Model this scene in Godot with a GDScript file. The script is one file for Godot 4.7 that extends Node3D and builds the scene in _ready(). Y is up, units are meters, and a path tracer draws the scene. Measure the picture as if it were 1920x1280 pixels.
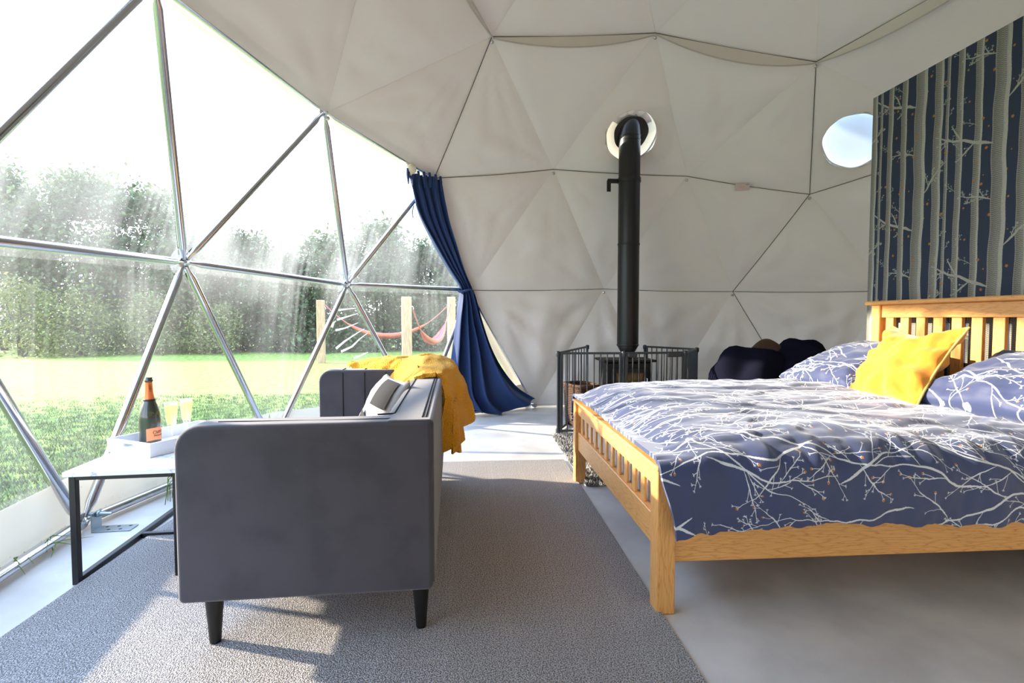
extends Node3D
# Interior of a geodesic dome tent: clear bay window on the left, sofa, table, bed, stove, printed partition.

var rng := RandomNumberGenerator.new()
var M := {}
var taken := {}

const MEASURED = [Vector3(-2.03, 0.03, -2.79), Vector3(-1.71, 0.03, -4.48), Vector3(-0.57, 0.03, -5.48), Vector3(0.74, 0.03, -6.30), Vector3(-1.91, 1.47, -3.59), Vector3(-1.20, 1.42, -5.03), Vector3(-0.05, 1.43, -5.99), Vector3(1.63, 1.48, -6.47), Vector3(3.20, 1.44, -6.23), Vector3(-1.55, 2.75, -2.72), Vector3(-1.16, 2.72, -4.21), Vector3(-0.41, 2.52, -5.31), Vector3(0.88, 2.78, -5.83), Vector3(2.46, 2.76, -5.92), Vector3(3.73, 2.49, -5.57), Vector3(0.15, 3.61, -4.70), Vector3(1.74, 3.86, -4.99), Vector3(3.30, 3.59, -4.88)]
const DRAPE = [
	[Vector3(-0.62, 2.48, -4.99), Vector3(-0.53, 2.48, -5.08), Vector3(-0.43, 2.49, -5.16), Vector3(-0.33, 2.48, -5.25)],
	[Vector3(-0.60, 2.32, -5.11), Vector3(-0.50, 2.31, -5.20), Vector3(-0.41, 2.29, -5.29), Vector3(-0.31, 2.28, -5.38)],
	[Vector3(-0.56, 2.13, -5.24), Vector3(-0.46, 2.12, -5.33), Vector3(-0.37, 2.10, -5.41), Vector3(-0.27, 2.09, -5.49)],
	[Vector3(-0.44, 1.90, -5.44), Vector3(-0.37, 1.89, -5.51), Vector3(-0.29, 1.88, -5.57), Vector3(-0.20, 1.87, -5.63)],
	[Vector3(-0.29, 1.65, -5.66), Vector3(-0.24, 1.64, -5.70), Vector3(-0.18, 1.63, -5.74), Vector3(-0.12, 1.62, -5.78)],
	[Vector3(-0.16, 1.45, -5.83), Vector3(-0.12, 1.45, -5.85), Vector3(-0.09, 1.44, -5.88), Vector3(-0.03, 1.43, -5.91)],
	[Vector3(-0.15, 1.37, -5.86), Vector3(-0.11, 1.37, -5.88), Vector3(-0.07, 1.37, -5.90), Vector3(-0.00, 1.37, -5.94)],
	[Vector3(-0.20, 1.08, -5.80), Vector3(-0.11, 1.07, -5.85), Vector3(-0.02, 1.06, -5.91), Vector3(0.09, 1.06, -5.97)],
	[Vector3(-0.23, 0.79, -5.72), Vector3(-0.10, 0.77, -5.80), Vector3(0.05, 0.75, -5.89), Vector3(0.20, 0.76, -5.97)],
	[Vector3(-0.25, 0.56, -5.66), Vector3(-0.09, 0.49, -5.76), Vector3(0.10, 0.45, -5.86), Vector3(0.34, 0.51, -5.98)],
	[Vector3(-0.23, 0.38, -5.63), Vector3(-0.06, 0.25, -5.73), Vector3(0.17, 0.19, -5.84), Vector3(0.53, 0.28, -6.02)],
	[Vector3(-0.17, 0.24, -5.66), Vector3(0.05, 0.06, -5.76), Vector3(0.34, 0.01, -5.90), Vector3(0.74, 0.14, -6.08)]]
const THROW = [
	[Vector3(-0.85, 0.78, -3.60), Vector3(-0.86, 0.80, -3.62), Vector3(-0.87, 0.80, -3.68), Vector3(-0.87, 0.80, -3.74), Vector3(-0.87, 0.79, -3.80)],
	[Vector3(-0.67, 0.71, -3.52), Vector3(-0.68, 0.77, -3.54), Vector3(-0.69, 0.82, -3.62), Vector3(-0.70, 0.82, -3.72), Vector3(-0.70, 0.79, -3.82)],
	[Vector3(-0.55, 0.64, -3.46), Vector3(-0.55, 0.73, -3.48), Vector3(-0.55, 0.83, -3.58), Vector3(-0.55, 0.83, -3.72), Vector3(-0.52, 0.77, -3.85)],
	[Vector3(-0.43, 0.70, -3.22), Vector3(-0.41, 0.77, -3.32), Vector3(-0.36, 0.85, -3.52), Vector3(-0.20, 0.82, -3.66), Vector3(-0.09, 0.63, -3.74)],
	[Vector3(-0.39, 0.73, -3.08), Vector3(-0.36, 0.78, -3.12), Vector3(-0.29, 0.85, -3.22), Vector3(-0.13, 0.80, -3.34), Vector3(-0.02, 0.46, -3.40)],
	[Vector3(-0.37, 0.76, -2.96), Vector3(-0.32, 0.78, -2.97), Vector3(-0.26, 0.79, -3.00), Vector3(-0.14, 0.74, -3.02), Vector3(-0.09, 0.41, -3.06)],
	[Vector3(-0.34, 0.77, -2.90), Vector3(-0.31, 0.78, -2.90), Vector3(-0.25, 0.79, -2.92), Vector3(-0.18, 0.75, -2.93), Vector3(-0.16, 0.32, -2.96)]]
const SMEARS = [[Vector3(-1.27, 1.18, -4.99), Vector3(-1.21, 1.19, -5.04), Vector3(-1.14, 1.20, -5.10)], [Vector3(-1.28, 1.09, -4.97), Vector3(-1.20, 1.12, -5.04), Vector3(-1.12, 1.15, -5.11)], [Vector3(-1.29, 0.99, -4.95), Vector3(-1.22, 1.01, -5.02), Vector3(-1.12, 1.06, -5.11)], [Vector3(-1.29, 0.82, -4.95), Vector3(-1.23, 0.88, -5.00), Vector3(-1.14, 0.95, -5.08), Vector3(-1.07, 1.00, -5.15)], [Vector3(-1.25, 0.79, -4.98), Vector3(-1.17, 0.83, -5.05), Vector3(-1.11, 0.90, -5.11), Vector3(-1.04, 0.96, -5.17)], [Vector3(-1.32, 1.02, -4.93), Vector3(-1.31, 1.06, -4.95), Vector3(-1.29, 1.08, -4.96)], [Vector3(-1.15, 0.72, -5.06), Vector3(-1.10, 0.74, -5.11), Vector3(-1.04, 0.77, -5.16)]]

func _ready() -> void:
	# camera
	var cam := Camera3D.new()
	cam.name = "camera"
	cam.keep_aspect = Camera3D.KEEP_HEIGHT
	cam.fov = rad_to_deg(2.0 * atan(640.0 / 970.0))
	cam.near = 0.05
	cam.far = 200.0
	cam.position = Vector3(0, 1.1, 0)
	cam.rotation = Vector3(-atan(43.0 / 970.0), -atan(71.0 / 970.0), 0)
	add_child(cam)
	cam.current = true
	# sky and exposure
	var env := Environment.new()
	var sky := Sky.new()
	var sm := ProceduralSkyMaterial.new()
	sm.sky_top_color = Color(0.68, 0.82, 1.0)
	sm.sky_horizon_color = Color(0.95, 0.97, 1.0)
	sm.sky_curve = 0.25
	sm.sky_energy_multiplier = 1.0
	sm.ground_bottom_color = Color(0.25, 0.28, 0.2)
	sm.ground_horizon_color = Color(0.5, 0.55, 0.5)
	sky.sky_material = sm
	env.background_mode = Environment.BG_SKY
	env.sky = sky
	env.background_energy_multiplier = 4.6
	env.tonemap_mode = Environment.TONE_MAPPER_LINEAR
	env.tonemap_exposure = 1.45
	env.sdfgi_enabled = true
	env.ssao_enabled = true
	env.ssil_enabled = true
	var we := WorldEnvironment.new()
	we.name = "environment"
	we.environment = env
	add_child(we)
	# low sun from the left, a little ahead
	var sun := DirectionalLight3D.new()
	sun.name = "sun"
	var az := deg_to_rad(17.5)
	var el := deg_to_rad(20.5)
	sun.basis = Basis.looking_at(Vector3(cos(el) * cos(az), -sin(el), cos(el) * sin(az)))
	sun.light_color = Color(1.0, 0.94, 0.84)
	sun.light_energy = 3.4
	sun.light_angular_distance = 1.2
	sun.shadow_enabled = true
	sun.sky_mode = DirectionalLight3D.SKY_MODE_LIGHT_ONLY
	add_child(sun)
	make_materials()
	build_dome()
	build_shell()
	build_garden()
	build_bed()
	build_sofa()
	build_table()
	build_stove()
	build_lounger()
	build_curtain()
	build_small()

# ---------------------------------------------------------------- mesh builder
class MB:
	var v := PackedVector3Array()
	var uv := PackedVector2Array()
	var ix := PackedInt32Array()

	func vert(p: Vector3, t := Vector2.ZERO) -> int:
		v.append(p)
		uv.append(t)
		return v.size() - 1

	func tri(a: int, b: int, c: int) -> void:
		ix.append(a)
		ix.append(b)
		ix.append(c)

	# turn the triangles added since «first» outwards (clockwise fronts)
	func outward(first: int) -> void:
		var s := 0.0
		var o := v[ix[first]]
		for k in range(first, ix.size(), 3):
			s += (v[ix[k]] - o).dot((v[ix[k + 1]] - o).cross(v[ix[k + 2]] - o))
		if s > 0.0:
			for k in range(first, ix.size(), 3):
				var t := ix[k + 1]
				ix[k + 1] = ix[k + 2]
				ix[k + 2] = t

	func quad(a: Vector3, b: Vector3, c: Vector3, d: Vector3) -> void:
		var w := (b - a).length()
		var h := (d - a).length()
		var i := vert(a, Vector2(0, 0))
		vert(b, Vector2(w, 0))
		vert(c, Vector2(w, h))
		vert(d, Vector2(0, h))
		tri(i, i + 1, i + 2)
		tri(i, i + 2, i + 3)

	# box with chamfered edges; xf places it
	func box(c: Vector3, s: Vector3, e := 0.004, xf := Transform3D()) -> void:
		var first := ix.size()
		var h := s * 0.5
		e = minf(e, minf(h.x, minf(h.y, h.z)) * 0.9)
		var P := {}
		for sx in [-1, 1]:
			for sy in [-1, 1]:
				for sz in [-1, 1]:
					var k := Vector3(sx, sy, sz)
					P[[k, 0]] = xf * (c + k * Vector3(h.x, h.y - e, h.z - e))
					P[[k, 1]] = xf * (c + k * Vector3(h.x - e, h.y, h.z - e))
					P[[k, 2]] = xf * (c + k * Vector3(h.x - e, h.y - e, h.z))
		var f := func(list: Array):
			var i0 := v.size()
			for p in list:
				vert(p)
			var mid := Vector3.ZERO
			for p in list:
				mid += p
			mid /= list.size()
			var n: Vector3 = (list[1] - list[0]).cross(list[2] - list[0])
			var out: bool = n.dot(mid - xf * c) > 0.0
			for j in range(1, list.size() - 1):
				if out:
					tri(i0, i0 + j + 1, i0 + j)
				else:
					tri(i0, i0 + j, i0 + j + 1)
		for ax in 3:
			for sg in [-1, 1]:
				var l := []
				for q in [[-1, -1], [1, -1], [1, 1], [-1, 1]]:
					var k := Vector3.ZERO
					k[ax] = sg
					k[(ax + 1) % 3] = q[0]
					k[(ax + 2) % 3] = q[1]
					l.append(P[[k, ax]])
				f.call(l)
		for ax in 3:
			for q in [[-1, -1], [1, -1], [1, 1], [-1, 1]]:
				var k0 := Vector3.ZERO
				k0[ax] = -1
				k0[(ax + 1) % 3] = q[0]
				k0[(ax + 2) % 3] = q[1]
				var k1 := k0
				k1[ax] = 1
				f.call([P[[k0, (ax + 1) % 3]], P[[k1, (ax + 1) % 3]], P[[k1, (ax + 2) % 3]], P[[k0, (ax + 2) % 3]]])
		for sx in [-1, 1]:
			for sy in [-1, 1]:
				for sz in [-1, 1]:
					var k := Vector3(sx, sy, sz)
					f.call([P[[k, 0]], P[[k, 1]], P[[k, 2]]])

	# smooth grid of points; rows of equal length
	func grid(rows: Array, uvs = null, wrap := false, closed := false) -> void:
		var first := ix.size()
		var n: int = rows[0].size()
		var b := v.size()
		for j in rows.size():
			for i in n:
				vert(rows[j][i], uvs[j][i] if uvs else Vector2(float(i) / n, float(j) / rows.size()))
		for j in rows.size() - 1:
			for i in (n if wrap else n - 1):
				var i2 := (i + 1) % n
				tri(b + j * n + i, b + (j + 1) * n + i, b + (j + 1) * n + i2)
				tri(b + j * n + i, b + (j + 1) * n + i2, b + j * n + i2)
		if closed:
			outward(first)

	# a sheet with thickness: grid, its copy pushed back by th, and rims
	func sheet(rows: Array, th: float, uvs = null, side := 1.0) -> void:
		var first := ix.size()
		var n: int = rows[0].size()
		var m := rows.size()
		var back := []
		for j in m:
			var l := PackedVector3Array()
			for i in n:
				var a: Vector3 = rows[j][mini(i + 1, n - 1)] - rows[j][maxi(i - 1, 0)]
				var c: Vector3 = rows[mini(j + 1, m - 1)][i] - rows[maxi(j - 1, 0)][i]
				var nn := a.cross(c).normalized() * side
				l.append(rows[j][i] + nn * th)
			back.append(l)
		grid(rows, uvs)
		var q := (n - 1) * (m - 1) * 6
		grid(back, uvs)
		for k in range(first + q, first + 2 * q, 3):
			var t := ix[k + 1]
			ix[k + 1] = ix[k + 2]
			ix[k + 2] = t
		outward(first)
		var A := []
		var B := []
		for i in n:
			A.append(rows[0][i])
			B.append(back[0][i])
		for j in range(1, m):
			A.append(rows[j][n - 1])
			B.append(back[j][n - 1])
		for i in range(n - 2, -1, -1):
			A.append(rows[m - 1][i])
			B.append(back[m - 1][i])
		for j in range(m - 2, 0, -1):
			A.append(rows[j][0])
			B.append(back[j][0])
		var U = null
		if uvs:
			var ua := PackedVector2Array()
			for i in n:
				ua.append(uvs[0][i])
			for j in range(1, m):
				ua.append(uvs[j][n - 1])
			for i in range(n - 2, -1, -1):
				ua.append(uvs[m - 1][i])
			for j in range(m - 2, 0, -1):
				ua.append(uvs[j][0])
			U = [ua, ua]
		grid([A, B], U, true)

	func tube(path: Array, r, sides := 8, caps := true) -> void:
		var first := ix.size()
		var rows := []
		var up := Vector3.UP
		var prev := Vector3.ZERO
		for i in path.size():
			var d: Vector3 = (path[mini(i + 1, path.size() - 1)] - path[maxi(i - 1, 0)]).normalized()
			if i == 0:
				up = Vector3.RIGHT if absf(d.y) > 0.9 else Vector3.UP
				prev = d.cross(up).normalized()
			var a := (prev - d * prev.dot(d)).normalized()
			prev = a
			var bb := d.cross(a)
			var rr: float = r if not r is Array else r[i]
			var l := PackedVector3Array()
			for s in sides:
				var t := TAU * s / sides
				l.append(path[i] + (a * cos(t) + bb * sin(t)) * rr)
			rows.append(l)
		if caps:
			for e in [0, path.size() - 1]:
				var l := PackedVector3Array()
				for s in sides:
					l.append(path[e] + (rows[e if e == 0 else rows.size() - 1][s] - path[e]) * 0.02)
				if e == 0:
					rows.insert(0, rows[0].duplicate())
					rows.insert(0, l)
				else:
					rows.append(rows[rows.size() - 1].duplicate())
					rows.append(l)
		grid(rows, null, true)
		outward(first)

	# profile of (radius, height) turned about y at centre c
	func lathe(prof: Array, c: Vector3, seg := 24, basis := Basis()) -> void:
		var first := ix.size()
		var rows := []
		var uvs := []
		for p in prof:
			var l := PackedVector3Array()
			var u := PackedVector2Array()
			for s in seg + 1:
				var t := TAU * s / seg
				l.append(c + basis * Vector3(p.x * cos(t), p.y, p.x * sin(t)))
				u.append(Vector2(float(s) / seg, p.y))
			rows.append(l)
			uvs.append(u)
		grid(rows, uvs)
		outward(first)

	func mesh(flat := false) -> ArrayMesh:
		if flat:
			var v2 := PackedVector3Array()
			var u2 := PackedVector2Array()
			for k in ix:
				v2.append(v[k])
				u2.append(uv[k])
			v = v2
			uv = u2
			ix = PackedInt32Array(range(v.size()))
		# weld normals of coincident vertices that share a smooth run (tube seams) are left as they are
		var n := PackedVector3Array()
		n.resize(v.size())
		for k in range(0, ix.size(), 3):
			var a := v[ix[k]]
			var f := (v[ix[k + 2]] - a).cross(v[ix[k + 1]] - a)
			n[ix[k]] += f
			n[ix[k + 1]] += f
			n[ix[k + 2]] += f
		for k in n.size():
			n[k] = n[k].normalized() if n[k].length_squared() > 1e-20 else Vector3.UP
		var arr := []
		arr.resize(Mesh.ARRAY_MAX)
		arr[Mesh.ARRAY_VERTEX] = v
		arr[Mesh.ARRAY_NORMAL] = n
		arr[Mesh.ARRAY_TEX_UV] = uv
		arr[Mesh.ARRAY_INDEX] = ix
		var m := ArrayMesh.new()
		m.add_surface_from_arrays(Mesh.PRIMITIVE_TRIANGLES, arr)
		return m

# ---------------------------------------------------------------- scene helpers
func numbered(called: String) -> String:
	var n: int = taken.get(called, -1) + 1
	taken[called] = n
	return called if n == 0 else "%s_%03d" % [called, n]

func obj(called: String, m, mat: Material, parent: Node = self) -> MeshInstance3D:
	var o := MeshInstance3D.new()
	o.name = numbered(called) if parent == self else called
	o.mesh = m.mesh() if m is MB else m
	o.material_override = mat
	parent.add_child(o, true)
	return o

func tag(o: Node, label: String, category: String, group := "", kind := "") -> Node:
	o.set_meta("label", label)
	if category:
		o.set_meta("category", category)
	if group:
		o.set_meta("group", group)
	if kind:
		o.set_meta("kind", kind)
	return o

func thing(called: String, label: String, category: String, at := Vector3.ZERO, turn := 0.0, group := "", kind := "") -> Node3D:
	var o := Node3D.new()
	o.name = numbered(called)
	add_child(o)
	o.position = at
	o.rotation.y = turn
	tag(o, label, category, group, kind)
	return o

func boxm(c: Vector3, s: Vector3, e := 0.004, xf := Transform3D()) -> MB:
	var b := MB.new()
	b.box(c, s, e, xf)
	return b

func tubem(path: Array, r, sides := 8) -> MB:
	var b := MB.new()
	b.tube(path, r, sides)
	return b

func lathem(prof: Array, c := Vector3.ZERO, seg := 24) -> MB:
	var b := MB.new()
	b.lathe(prof, c, seg)
	return b

func mat(c: Color, rough := 0.6, metal := 0.0) -> StandardMaterial3D:
	var m := StandardMaterial3D.new()
	m.albedo_color = c
	m.roughness = rough
	m.metallic = metal
	return m

func sheetmat(c: Color, rough := 0.8) -> StandardMaterial3D:
	var m := mat(c, rough)
	m.cull_mode = BaseMaterial3D.CULL_DISABLED
	return m

func noise(freq: float, sd := 1, octaves := 4, type := FastNoiseLite.TYPE_SIMPLEX) -> FastNoiseLite:
	var n := FastNoiseLite.new()
	n.noise_type = type
	n.seed = sd
	n.frequency = freq
	n.fractal_octaves = octaves
	return n

func ntex(n: FastNoiseLite, w := 512, h := 512, ramp = null) -> NoiseTexture2D:
	var t := NoiseTexture2D.new()
	t.width = w
	t.height = h
	t.seamless = true
	t.noise = n
	if ramp:
		var g := Gradient.new()
		g.offsets = PackedFloat32Array(ramp[0])
		g.colors = PackedColorArray(ramp[1])
		t.color_ramp = g
	return t

func tri3(m: StandardMaterial3D, s: Vector3, world := false) -> StandardMaterial3D:
	m.uv1_triplanar = true
	m.uv1_world_triplanar = world
	m.uv1_scale = s
	return m

func cat(p: Array, t: float) -> Vector3:   # Catmull-Rom through points, t in 0..1
	var f := t * (p.size() - 1)
	var i := mini(int(f), p.size() - 2)
	return p[i].cubic_interpolate(p[i + 1], p[maxi(i - 1, 0)], p[mini(i + 2, p.size() - 1)], f - i)

func patch(ctrl: Array, nu: int, nv: int) -> Array:   # rows of control points -> smooth grid
	var out := []
	var cols := []
	for r in ctrl:
		var l := []
		for i in nu + 1:
			l.append(cat(r, float(i) / nu))
		cols.append(l)
	for j in nv + 1:
		var l := PackedVector3Array()
		for i in nu + 1:
			var c := []
			for r in cols:
				c.append(r[i])
			l.append(cat(c, float(j) / nv))
		out.append(l)
	return out

# ---------------------------------------------------------------- prints (flat patterns on cloth and paper)
func stamp(im: Image, x: float, y: float, s: float, c: Color) -> void:
	var w := im.get_width()
	var h := im.get_height()
	var k := maxi(1, int(round(s)))
	var px := posmod(int(x - s * 0.5), w)
	var py := posmod(int(y - s * 0.5), h)
	im.fill_rect(Rect2i(px, py, k, k), c)
	if px + k > w:
		im.fill_rect(Rect2i(px - w, py, k, k), c)
	if py + k > h:
		im.fill_rect(Rect2i(px, py - h, k, k), c)

func twig(im: Image, p: Vector2, ang: float, length: float, w: float, depth: int, c: Color, berry: Color, wig := 0.05) -> void:
	var n := int(length / 1.5)
	var a := ang
	var next := rng.randf_range(0.15, 0.3) * n
	var sd := 1.0 if rng.randf() < 0.5 else -1.0
	for i in n:
		var f := float(i) / n
		stamp(im, p.x, p.y, maxf(1.6, w * (1.0 - 0.7 * f) * minf(1.0, 0.3 + i / 60.0)), c)
		p += Vector2.from_angle(a) * 1.5
		a += rng.randf_range(-wig, wig)
		if rng.randf() < 0.012:
			a += rng.randf_range(-0.4, 0.4)
		a = lerp_angle(a, ang, 0.02)
		if depth > 0 and i > next:
			next = i + rng.randf_range(0.12, 0.26) * n
			twig(im, p, a + sd * rng.randf_range(0.45, 0.9), length * (1.0 - f * 0.7) * rng.randf_range(0.25, 0.5) * (1.0 if depth > 1 else 0.7), w * 0.72, depth - 1, c, berry, wig)
			sd = -sd
	for k in [-0.7, 0.1, 0.7]:
		var q := p
		for i in 5:
			stamp(im, q.x, q.y, 2.0, c)
			q += Vector2.from_angle(a + k) * 1.5
		if k == 0.1 and rng.randf() < 0.16:
			stamp(im, q.x, q.y, 8.0, berry)

func twig_print() -> ImageTexture:
	rng.seed = 77
	var im := Image.create(1536, 1536, false, Image.FORMAT_RGB8)
	im.fill(Color(0.20, 0.245, 0.40))
	for k in 62:
		var p := Vector2(rng.randf() * 1536.0, rng.randf() * 1536.0)
		twig(im, p, rng.randf_range(-0.6, 0.35) + (PI if k % 2 else 0.0), rng.randf_range(420, 760), 7.5, 2, Color(0.9, 0.89, 0.87), Color(0.78, 0.44, 0.14))
	return ImageTexture.create_from_image(im)

func star(im: Image, cx: float, cy: float, r: float, c: Color, turn: float) -> void:
	for dy in range(-int(r), int(r) + 1):
		for dx in range(-int(r), int(r) + 1):
			var a := fposmod(atan2(dy, dx) + turn, TAU / 5.0) - PI / 5.0
			var d := sqrt(dx * dx + dy * dy)
			if d * cos(a) + d * absf(sin(a)) * -1.0 + d * absf(sin(a)) * 2.2 < r * 0.62 or d < r * 0.42:
				im.set_pixel(posmod(int(cx) + dx, im.get_width()), posmod(int(cy) + dy, im.get_height()), c)

func trunk(im: Image, x: float, w: float) -> void:
	var h := im.get_height()
	for y in h:
		var sway := sin(TAU * y / h + x) * w * 0.05 + sin(TAU * 3.0 * y / h + x * 2.0) * w * 0.03
		var l := x + sway - w * 0.5
		for s in int(w):
			var f := float(s) / w
			var b := 0.40 + 0.16 * f + (0.10 if f > 0.72 or f < 0.08 else 0.0)
			var g := b + rng.randf_range(-0.11, 0.09) + (0.07 * sin(y * 0.55 + sin(s * 0.3) * 1.4) if f < 0.7 else 0.0)
			im.set_pixel(posmod(int(l + s), im.get_width()), y, Color(g * 1.0, g * 1.0, g * 0.94))

func wood_print() -> ImageTexture:   # 1.04 m wide, 0.8 m high
	rng.seed = 5
	var W := 1040
	var H := 800
	var im := Image.create(W, H, false, Image.FORMAT_RGB8)
	im.fill(Color(0.085, 0.15, 0.245))
	var tw := Color(0.60, 0.60, 0.55)
	for k in 2:
		var x0 := 120.0 + 520.0 * k
		var y0 := 400.0 * k
		for t in [[194, 22], [277, 42], [392, 46]]:
			trunk(im, x0 + t[0], t[1])
		trunk(im, x0 + 130, 60)
		for q in 34:
			star(im, x0 + rng.randf() * 520.0, rng.randf() * 800.0, [8.0, 10.0, 13.0, 17.0][rng.randi() % 4], Color(0.62, 0.40, 0.17), rng.randf() * TAU)
		for b in [[130, 420, -0.6, 90], [265, 150, PI + 0.7, 90], [390, 600, PI + 0.5, 100], [130, 700, -0.75, 110], [390, 250, -0.7, 90], [190, 500, -0.9, 70], [265, 480, -0.8, 80], [194, 300, PI + 0.9, 70], [277, 700, PI + 0.8, 80]]:
			twig(im, Vector2(x0 + b[0], y0 + b[1]), b[2], b[3], 5.0, 1, tw, tw)
		trunk(im, x0, 86)
		twig(im, Vector2(x0 - 40, y0 + 330), PI + 0.45, 390, 18.0, 2, tw, tw)
		twig(im, Vector2(x0 - 40, y0 + 640), PI + 0.35, 190, 12.0, 2, tw, tw)
		twig(im, Vector2(x0 + 40, y0 + 110), -0.85, 220, 13.0, 2, tw, tw)
	return ImageTexture.create_from_image(im)

func dirt_print() -> ImageTexture:   # white film with runs, in the alpha channel
	rng.seed = 9
	var n1 := noise(0.006, 3, 4)
	var n2 := noise(0.05, 4, 2)
	var im := Image.create(512, 512, false, Image.FORMAT_RGBA8)
	var streak := PackedFloat32Array()
	for x in 512:
		streak.append(n2.get_noise_2d(x * 1.5, 0.0))
	for y in 512:
		for x in 512:
			var e := minf(x, 511 - x) / 60.0
			var hgt := 2.9 * (1.0 - y / 511.0)
			var band := exp(-pow((hgt - 1.75) / 0.45, 2.0))
			var a := 0.055 + 0.10 * band + (0.06 + 0.14 * band) * n1.get_noise_2d(x, y * 0.6) * minf(1.0, e) + (0.03 + 0.03 * band) * streak[x] * (0.5 + n1.get_noise_2d(x * 2.0, y * 0.5 + 900.0))
			if rng.randf() < 0.006:
				a += 0.25
			im.set_pixel(x, y, Color(1, 1, 1, clampf(a, 0.015, 0.5)))
	return ImageTexture.create_from_image(im)

func marble_print() -> ImageTexture:
	var n := noise(0.008, 31, 4)
	var im := Image.create(256, 256, false, Image.FORMAT_RGB8)
	for y in 256:
		for x in 256:
			var t := absf(n.get_noise_2d(x, y) + 0.25 * n.get_noise_2d(x * 3.0, y * 3.0))
			var g := 0.90 - 0.28 * exp(-t * 55.0)
			im.set_pixel(x, y, Color(g, g, g * 1.005))
	return ImageTexture.create_from_image(im)

func make_materials() -> void:
	var liner := sheetmat(Color(0.86, 0.83, 0.795), 0.6)
	liner.backlight_enabled = true
	liner.backlight = Color(0.16, 0.155, 0.15)
	M.liner = liner
	M.seam = mat(Color(0.36, 0.345, 0.32), 0.8)
	M.piping = mat(Color(0.74, 0.71, 0.67), 0.6)
	M.steel = mat(Color(0.78, 0.78, 0.80), 0.18, 1.0)
	M.zinc = tri3(mat(Color(0.62, 0.66, 0.68), 0.4, 0.9), Vector3.ONE * 9.0)
	var hem := sheetmat(Color(0.93, 0.89, 0.80), 0.6)
	hem.backlight_enabled = true
	hem.backlight = Color(0.5, 0.47, 0.42)
	M.hem = hem
	var pt := hem.duplicate() as StandardMaterial3D
	pt.albedo_color = Color(0.86, 0.80, 0.68)
	pt.backlight = Color(0.40, 0.38, 0.33)
	M.patch = pt
	var bl := hem.duplicate() as StandardMaterial3D
	bl.albedo_color = Color(0.9, 0.84, 0.76)
	bl.backlight = Color(1.0, 0.94, 0.85)
	M.blind = bl
	var skirt := sheetmat(Color(0.90, 0.89, 0.85), 0.5)
	skirt.backlight_enabled = true
	skirt.backlight = Color(0.5, 0.49, 0.46)
	M.skirt = skirt
	var film := sheetmat(Color(1, 1, 1, 1), 0.3)
	film.transparency = BaseMaterial3D.TRANSPARENCY_ALPHA
	film.albedo_texture = dirt_print()
	film.backlight_enabled = true
	film.backlight = Color(1, 1, 1)
	M.film = film
	var clear := sheetmat(Color(0.93, 0.96, 1.0, 0.10), 0.08)
	clear.transparency = BaseMaterial3D.TRANSPARENCY_ALPHA
	M.clear = clear
	var frost := sheetmat(Color(0.80, 0.88, 1.0, 0.955), 0.5)
	frost.transparency = BaseMaterial3D.TRANSPARENCY_ALPHA
	frost.backlight_enabled = true
	frost.backlight = Color(0.22, 0.22, 0.22)
	M.frost = frost
	var smear := sheetmat(Color(0.92, 0.95, 0.92, 1), 0.7)
	smear.backlight_enabled = true
	smear.backlight = Color(1, 1, 1)
	M.smear = smear
	var deck := mat(Color(0.87, 0.86, 0.855), 0.3)
	deck.albedo_texture = ntex(noise(0.008, 12, 5), 512, 512, [[0.0, 0.5, 1.0], [Color(0.86, 0.85, 0.845), Color(0.93, 0.925, 0.92), Color(1, 0.995, 0.985)]])
	deck.roughness_texture = ntex(noise(0.012, 15, 4), 256, 256, [[0.0, 1.0], [Color(0.6, 0.6, 0.6), Color(1, 1, 1)]])
	deck.roughness = 0.5
	M.deck = tri3(deck, Vector3.ONE * 0.45, true)
	# loop pile carpet
	var loop := noise(0.055, 21, 3)
	var carpet := mat(Color(1, 0.99, 0.99), 0.95)
	carpet.albedo_texture = ntex(loop, 512, 512, [[0.2, 0.45, 0.6, 0.85], [Color(0.50, 0.485, 0.48), Color(0.86, 0.845, 0.84), Color(0.95, 0.94, 0.94), Color(1.0, 0.995, 0.99)]])
	carpet.heightmap_enabled = true
	carpet.heightmap_texture = ntex(loop, 512, 512, [[0.2, 0.8], [Color(0, 0, 0), Color(1, 1, 1)]])
	carpet.heightmap_scale = 0.9
	carpet.detail_enabled = true
	carpet.detail_blend_mode = BaseMaterial3D.BLEND_MODE_MUL
	carpet.detail_albedo = ntex(noise(0.5, 22, 2), 512, 512, [[0.3, 0.7], [Color(0.74, 0.73, 0.73), Color(1, 1, 1)]])
	carpet.uv2_triplanar = true
	carpet.uv2_world_triplanar = true
	carpet.uv2_scale = Vector3.ONE * 1.7
	M.carpet = tri3(carpet, Vector3.ONE * 4.6, true)
	# velvet of the sofa
	var velvet := mat(Color(0.255, 0.238, 0.262), 0.85)
	velvet.albedo_texture = ntex(noise(0.006, 40, 5), 512, 512, [[0.2, 0.5, 0.8], [Color(0.88, 0.88, 0.89), Color(0.97, 0.97, 0.97), Color(1, 1, 1)]])
	velvet.rim_enabled = true
	velvet.rim = 1.0
	velvet.rim_tint = 0.25
	M.velvet = tri3(velvet, Vector3.ONE * 1.1)
	M.velvet_seam = mat(Color(0.13, 0.125, 0.14), 0.9)
	M.black_wood = mat(Color(0.035, 0.032, 0.032), 0.45)
	M.black_metal = mat(Color(0.045, 0.045, 0.05), 0.45)
	M.flue = mat(Color(0.045, 0.042, 0.04), 0.42)
	M.iron = tri3(mat(Color(0.06, 0.058, 0.056), 0.6), Vector3.ONE)
	M.gate = mat(Color(0.23, 0.25, 0.27), 0.38, 0.25)
	# wood, one grain direction each
	var grain := noise(0.012, 50, 4)
	grain.domain_warp_enabled = true
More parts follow.
